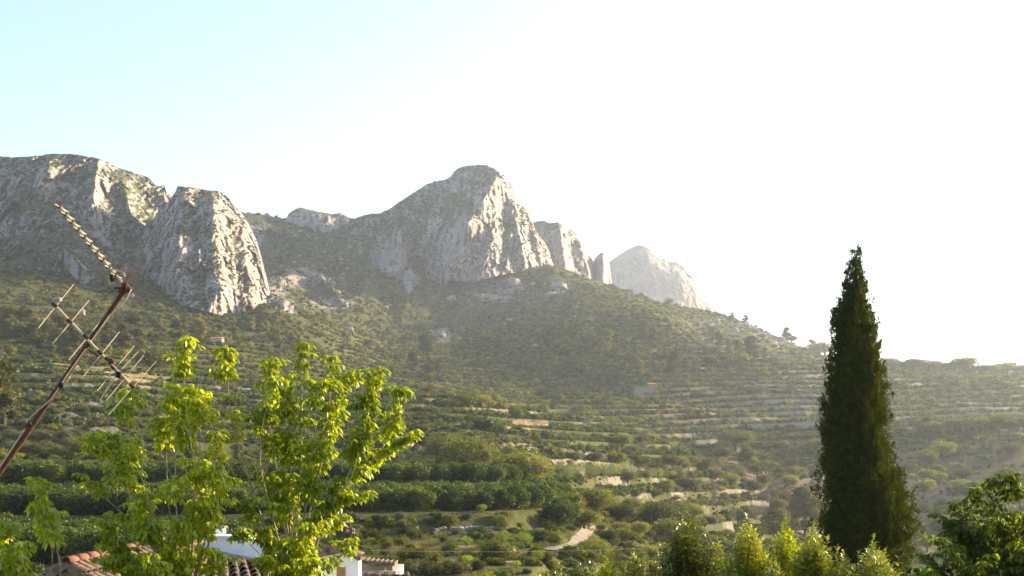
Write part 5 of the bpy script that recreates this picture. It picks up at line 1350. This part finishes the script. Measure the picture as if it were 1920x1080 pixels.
# right corner tree
rsh = []
outl = [(1722, 1078), (1745, 1052), (1768, 1022), (1782, 985), (1800, 955), (1822, 958), (1838, 930), (1862, 915), (1885, 912), (1912, 908), (1940, 905), (1975, 905)]
for (x, y) in outl:
    rsh.append(([(1950 + (x - 1950) * .35, 1130), (x + (1940 - x) * .35 - 6, y + 54), (x - 10, y - 8)], random.uniform(-.8, .8), .40, 1.1))
for k in range(26):
    x = random.uniform(1745, 1960); yo = np.interp(x, [q[0] for q in outl], [q[1] for q in outl]); y = random.uniform(yo + 12, 1085)
    rsh.append(([(1950 + (x - 1950) * .4, 1150), (x + 30, y + 50), (x, y)], random.uniform(-1.0, 1.0), .45, 1.1))
leafy_tree("fig_tree", "dark leafy tree with sunlit rim filling the lower right corner", "tree", 14.0, (1950, 1300), rsh, M['darkleaf'], LEAF, 280, 1.5, 0.8, bark='bark', stem=.012)

# laurel shrubs in front
def laurel(label, tipx, tipy, halfw, Y, n=46, dens=1.0, mat='laurel', tips=()):
    n = int(n * 2.6)
    base = P(tipx, 1420, Y); gz = ground_z(base.x, base.y); root = empty("laurel_shrub", (base.x, base.y, gz)); tag(root, label, "shrub", None)
    R0 = Vector(root.location); leaves = []; mb = MB()
    mb.tube([Vector((base.x, base.y, gz - .1)), base], [.05, .035], 8)
    for k in range(n):
        if k == 0: x, y = tipx, tipy
        elif k <= len(tips): x, y = tips[k - 1]
        else:
            u = random.gauss(0, .5); u = max(-1, min(1, u)); x = tipx + u * halfw
            top = tipy + (abs(u) ** 1.1) * halfw * 1.6 + 6
            y = random.uniform(top, 1125) if random.random() < .6 else random.uniform(top, top + 40)
        yy = random.uniform(-.32, .32) * (0 if k == 0 else 1)
        e_ = P(x, y, Y + yy); b = P(tipx + (x - tipx) * .45 + random.uniform(-14, 14), min(y + 90, 1380), Y + yy * .6); m_ = b.lerp(e_, .5) + Vector(((x - tipx) * .0005 + random.uniform(-.03, .03), 0, -.02))
        pts_ = [base, b, m_, e_]; mb.tube(pts_, [.006, .003, .0022, .0012], 5)
        L_ = (e_ - b).length; nn = int(L_ / .0105 * dens)
        for q_ in range(nn):
            t = 1 - (q_ / nn) * .95; p_ = b.lerp(m_, t * 2) if t < .5 else m_.lerp(e_, t * 2 - 1)
            az = q_ * 2.4 + random.uniform(-.4, .4); tilt = random.uniform(-.5, .5) + (.5 if t > .94 else 0)
            leaves.append((frame_mat(p_ - R0, az, tilt, random.uniform(-.5, .5), random.uniform(.55, 1.0) * (.75 if t > .95 else 1)), random.randrange(3)))
    child(mb, "stem", M['bark'], root)
    build_leafy(root, leaves, LANC, M[mat], 120)
laurel("tallest laurel shrub of the row, pointed, in front of the valley almond tree", 1292, 946, 66, 11.0, 64, 1.0, tips=[(1262, 1000), (1322, 985), (1240, 1030), (1338, 1020)])
laurel("broad glossy laurel shrub between the tallest one and the dark narrow one", 1400, 968, 66, 10.6, 64, 1.0, tips=[(1385, 992), (1420, 1000), (1432, 1010), (1360, 1010)])
laurel("dark narrow laurel shoot standing behind the broad glossy shrubs", 1473, 970, 30, 12.0, 26, .9, 'darkleaf')
laurel("yellow-lit laurel shrub touching the left foot of the cypress", 1525, 980, 62, 10.4, 60, 1.0, tips=[(1552, 1008), (1500, 1020), (1570, 1025)])
laurel("laurel shrub directly in front of the cypress foot", 1638, 1006, 60, 10.4, 54, 1.0, tips=[(1610, 1035), (1660, 1030), (1685, 1045)])
laurel("low laurel shrub left of the tallest one", 1238, 1022, 34, 11.4, 26, 1.0)
laurel("dark low laurel tip well left of the tallest shrub", 1138, 1038, 44, 11.0, 36, 1.0, 'darkleaf', tips=[(1165, 1058), (1110, 1066)])
laurel("lowest pale laurel tips beside the dark low one", 1050, 1056, 50, 11.5, 32, 1.0, tips=[(1030, 1072), (1085, 1068)])
laurel("leafy laurel shrub between the tallest one and the broad one, a little lower", 1346, 1012, 48, 10.9, 36, 1.0)
laurel("low laurel shrub left of the cypress foot in front of the yellow-lit one", 1582, 1034, 44, 10.2, 34, 1.0)
laurel("low laurel tips between the dark low one and the low shrub by the tallest", 1190, 1030, 46, 11.2, 36, 1.0)
laurel("pale laurel tips lowest in the picture, left end of the row", 1012, 1068, 40, 11.8, 24, 1.0)
laurel("bushy laurel shrub with two tips left of the low shrub beside the tallest", 1098, 1036, 46, 11.4, 34, 1.0, tips=[(1075, 1050)])
laurel("low laurel tips at the bottom between the cypress and the corner tree", 1712, 1066, 40, 11.0, 24, 1.0)
laurel("thin laurel tips low in front of the dark narrow shoot", 1450, 1040, 40, 10.0, 30, 1.0)

# cypress
cy_y = [462, 470, 485, 500, 525, 550, 575, 600, 650, 700, 750, 800, 850, 880, 900, 950, 1000, 1050, 1100, 1200, 1300]
cy_l = [1601, 1598, 1594, 1592, 1587, 1580, 1570, 1562, 1556, 1553, 1547, 1546, 1548, 1544, 1540, 1541, 1538, 1544, 1552, 1570, 1590]
cy_r = [1606, 1611, 1613, 1616, 1620, 1627, 1632, 1640, 1646, 1652, 1662, 1663, 1672, 1684, 1692, 1702, 1704, 1700, 1694, 1680, 1660]
CYY = 30.0
base = P(1622, 1480, CYY); root = empty("cypress_tree", base); tag(root, "tall dark columnar cypress rising against the white sky at the right", "cypress")
mb = MB(); mb.tube([base - Vector((0, 0, .3)), P(1622, 1200, CYY), P(1612, 800, CYY), P(1604, 480, CYY)], [.2, .17, .09, .015], 10); child(mb, "trunk", M['bark'], root)
def cyp(y, th):
    l = np.interp(y, cy_y, cy_l); r = np.interp(y, cy_y, cy_r); c = (l + r) / 2; w = (r - l) / 2
    k = CYY / F
    lob = 0.89 + 0.30 * pn(np.cos(th) * 1.8 + 4, np.sin(th) * 1.8, y / 55) + 0.42 * pn(np.cos(th) * 4.5, np.sin(th) * 4.5 + 9, y / 20) + 0.22 * pn(np.cos(th) * 10, np.sin(th) * 10 + 9, y / 9)
    return (c - CX) * k, w * k * lob, CAMZ + (HY - y) * k
nS = 30000
yy = 472 + (1300 - 472) * rng.random(nS) ** 0.9
wts = np.interp(yy, cy_y, np.array(cy_r) - np.array(cy_l)); kp = rng.random(nS) < np.clip(wts / 165, .08, 1); yy = yy[kp]; n = len(yy)
th = rng.uniform(0, 2*np.pi, n); cxx, rr, zz = cyp(yy, th)
dep = 1 - np.abs(rng.normal(0, .13, n)); rr = rr * np.clip(dep, .4, 1.12)
cen = np.stack([cxx + rr * np.cos(th), CYY + rr * np.sin(th), zz], -1)
pick = rng.random(n) < .24; tc, tt_ = cen[pick], th[pick]            # tufts, each a plume of small sprays
tdir = np.stack([np.cos(tt_) * .6, np.sin(tt_) * .6, np.full(len(tt_), 1.9)], -1) + rng.normal(0, .25, (len(tt_), 3)); tdir /= np.linalg.norm(tdir, axis=1)[:, None]
tlen = rng.uniform(.09, .25, (len(tt_), 1)) * np.where(rng.random((len(tt_), 1)) < .05, 1.5, 1)
V = []
for k in range(34):
    f_ = rng.random((len(tc), 1)); b = tc + tdir * tlen * (f_ * 1.1 - .4) + rng.normal(0, 1, tc.shape) * (.055 * (1.1 - f_))
    d = tdir + rng.normal(0, .42, tc.shape); d /= np.linalg.norm(d, axis=1)[:, None]
    s_ = rng.normal(size=tc.shape); s_ -= (s_ * d).sum(1)[:, None] * d; s_ /= np.linalg.norm(s_, axis=1)[:, None]
    l_ = rng.uniform(.03, .085, (len(tc), 1)); w_ = rng.uniform(.008, .018, (len(tc), 1))
    V.append(np.stack([b - s_ * w_, b + s_ * w_, b + d * l_], 1))
V = np.concatenate(V, 0).reshape(-1, 3) - np.array(root.location)
me = np_mesh("foliage", V, np.arange(len(V)).reshape(-1, 3)); me.materials.append(M['cypress']); o = obj("foliage", me, parent=root); o['kind'] = 'stuff'
ys_ = np.linspace(505, 1300, 90); ths = np.linspace(0, 2*np.pi, 33)[:-1]; YY, TH = np.meshgrid(ys_, ths, indexing='ij')
cxx, rr, zz = cyp(YY, TH); rr = rr * .70 * (1 + .12 * fbm(np.cos(TH) * 5, np.sin(TH) * 5, YY / 12, 2)) * np.clip((YY - 500) / 60, .3, 1)
V = np.stack([cxx + rr * np.cos(TH), CYY + rr * np.sin(TH), zz], -1)
id_ = np.arange(90 * 32).reshape(90, 32); nx = np.roll(id_, -1, 1)
me = np_mesh("crown", V.reshape(-1, 3) - np.array(root.location), np.stack([id_[:-1], nx[:-1], nx[1:], id_[1:]], -1).reshape(-1, 4)); me.materials.append(M['cypress']); obj("crown", me, parent=root)

# ------------------------------------------------------------------ labels that count along a row
ORD = "first second third fourth fifth sixth seventh eighth ninth tenth eleventh twelfth thirteenth fourteenth fifteenth sixteenth seventeenth eighteenth nineteenth twentieth".split()
ORD += ["twenty-" + q for q in ORD[:9]] + ["thirtieth"] + ["thirty-" + q for q in ORD[:9]]
for grp, lb in (("trees along the right skyline", "dark tree in the right hill's skyline row, %s from the left"),
                ("pines on the shaded middle hillside", "hazy pine on the shaded middle hillside, %s from the left"),
                ("pines on the flat hilltop left of the cypress", "pale pine at the left of the terraced hilltop, %s from the left"),
                ("pines on the left hillside", "bushy pine on the sunlit left hillside, %s from the left"),
                ("olive trees above the hedge rows", "grey-green olive tree above the dark hedge rows, %s from the left"),
                ("olive trees above the left orchard", "grey-green olive tree above the lower left orchard, %s from the left"),
                ("olive trees on the terraced spur", "small olive tree on the spur's terraces, %s from the left"),
                ("dark clump on the spur crest", "dark tree of the clump by the earth cut, %s from the left"),
                ("trees along the lower right hill crest", "round tree along the lower right crest, %s from the left")):
    mem = [o for o in C.objects if o.parent is None and o.get('group') == grp]
    mem.sort(key=lambda o: o.location.x / o.location.y)
    for k, o in enumerate(mem): o['label'] = lb % ORD[k]

# ------------------------------------------------------------------ the air
mb = MB(); mb.box((-4500, -140, float(GZ.min()) - 1), (9500, 4700, 520))
hm, hnt, hout = new_mat("haze")
pv = hnt.nodes.new("ShaderNodeVolumePrincipled"); pv.inputs['Color'].default_value = (*HAZE_COLOR, 1); pv.inputs['Density'].default_value = HAZE_DENSITY
pv.inputs['Anisotropy'].default_value = HAZE_ANISO
hnt.links.new(pv.outputs[0], hout.inputs['Volume'])
hz = mb.build("haze", hm); tag(hz, "thin bright haze filling the whole valley air", "haze", kind='stuff')
print("tris", sum(len(m.polygons) for m in bpy.data.meshes), "zmin", GZ.min(), "top", max(float(c[0][:, 2].max()) for c in crag_pts))
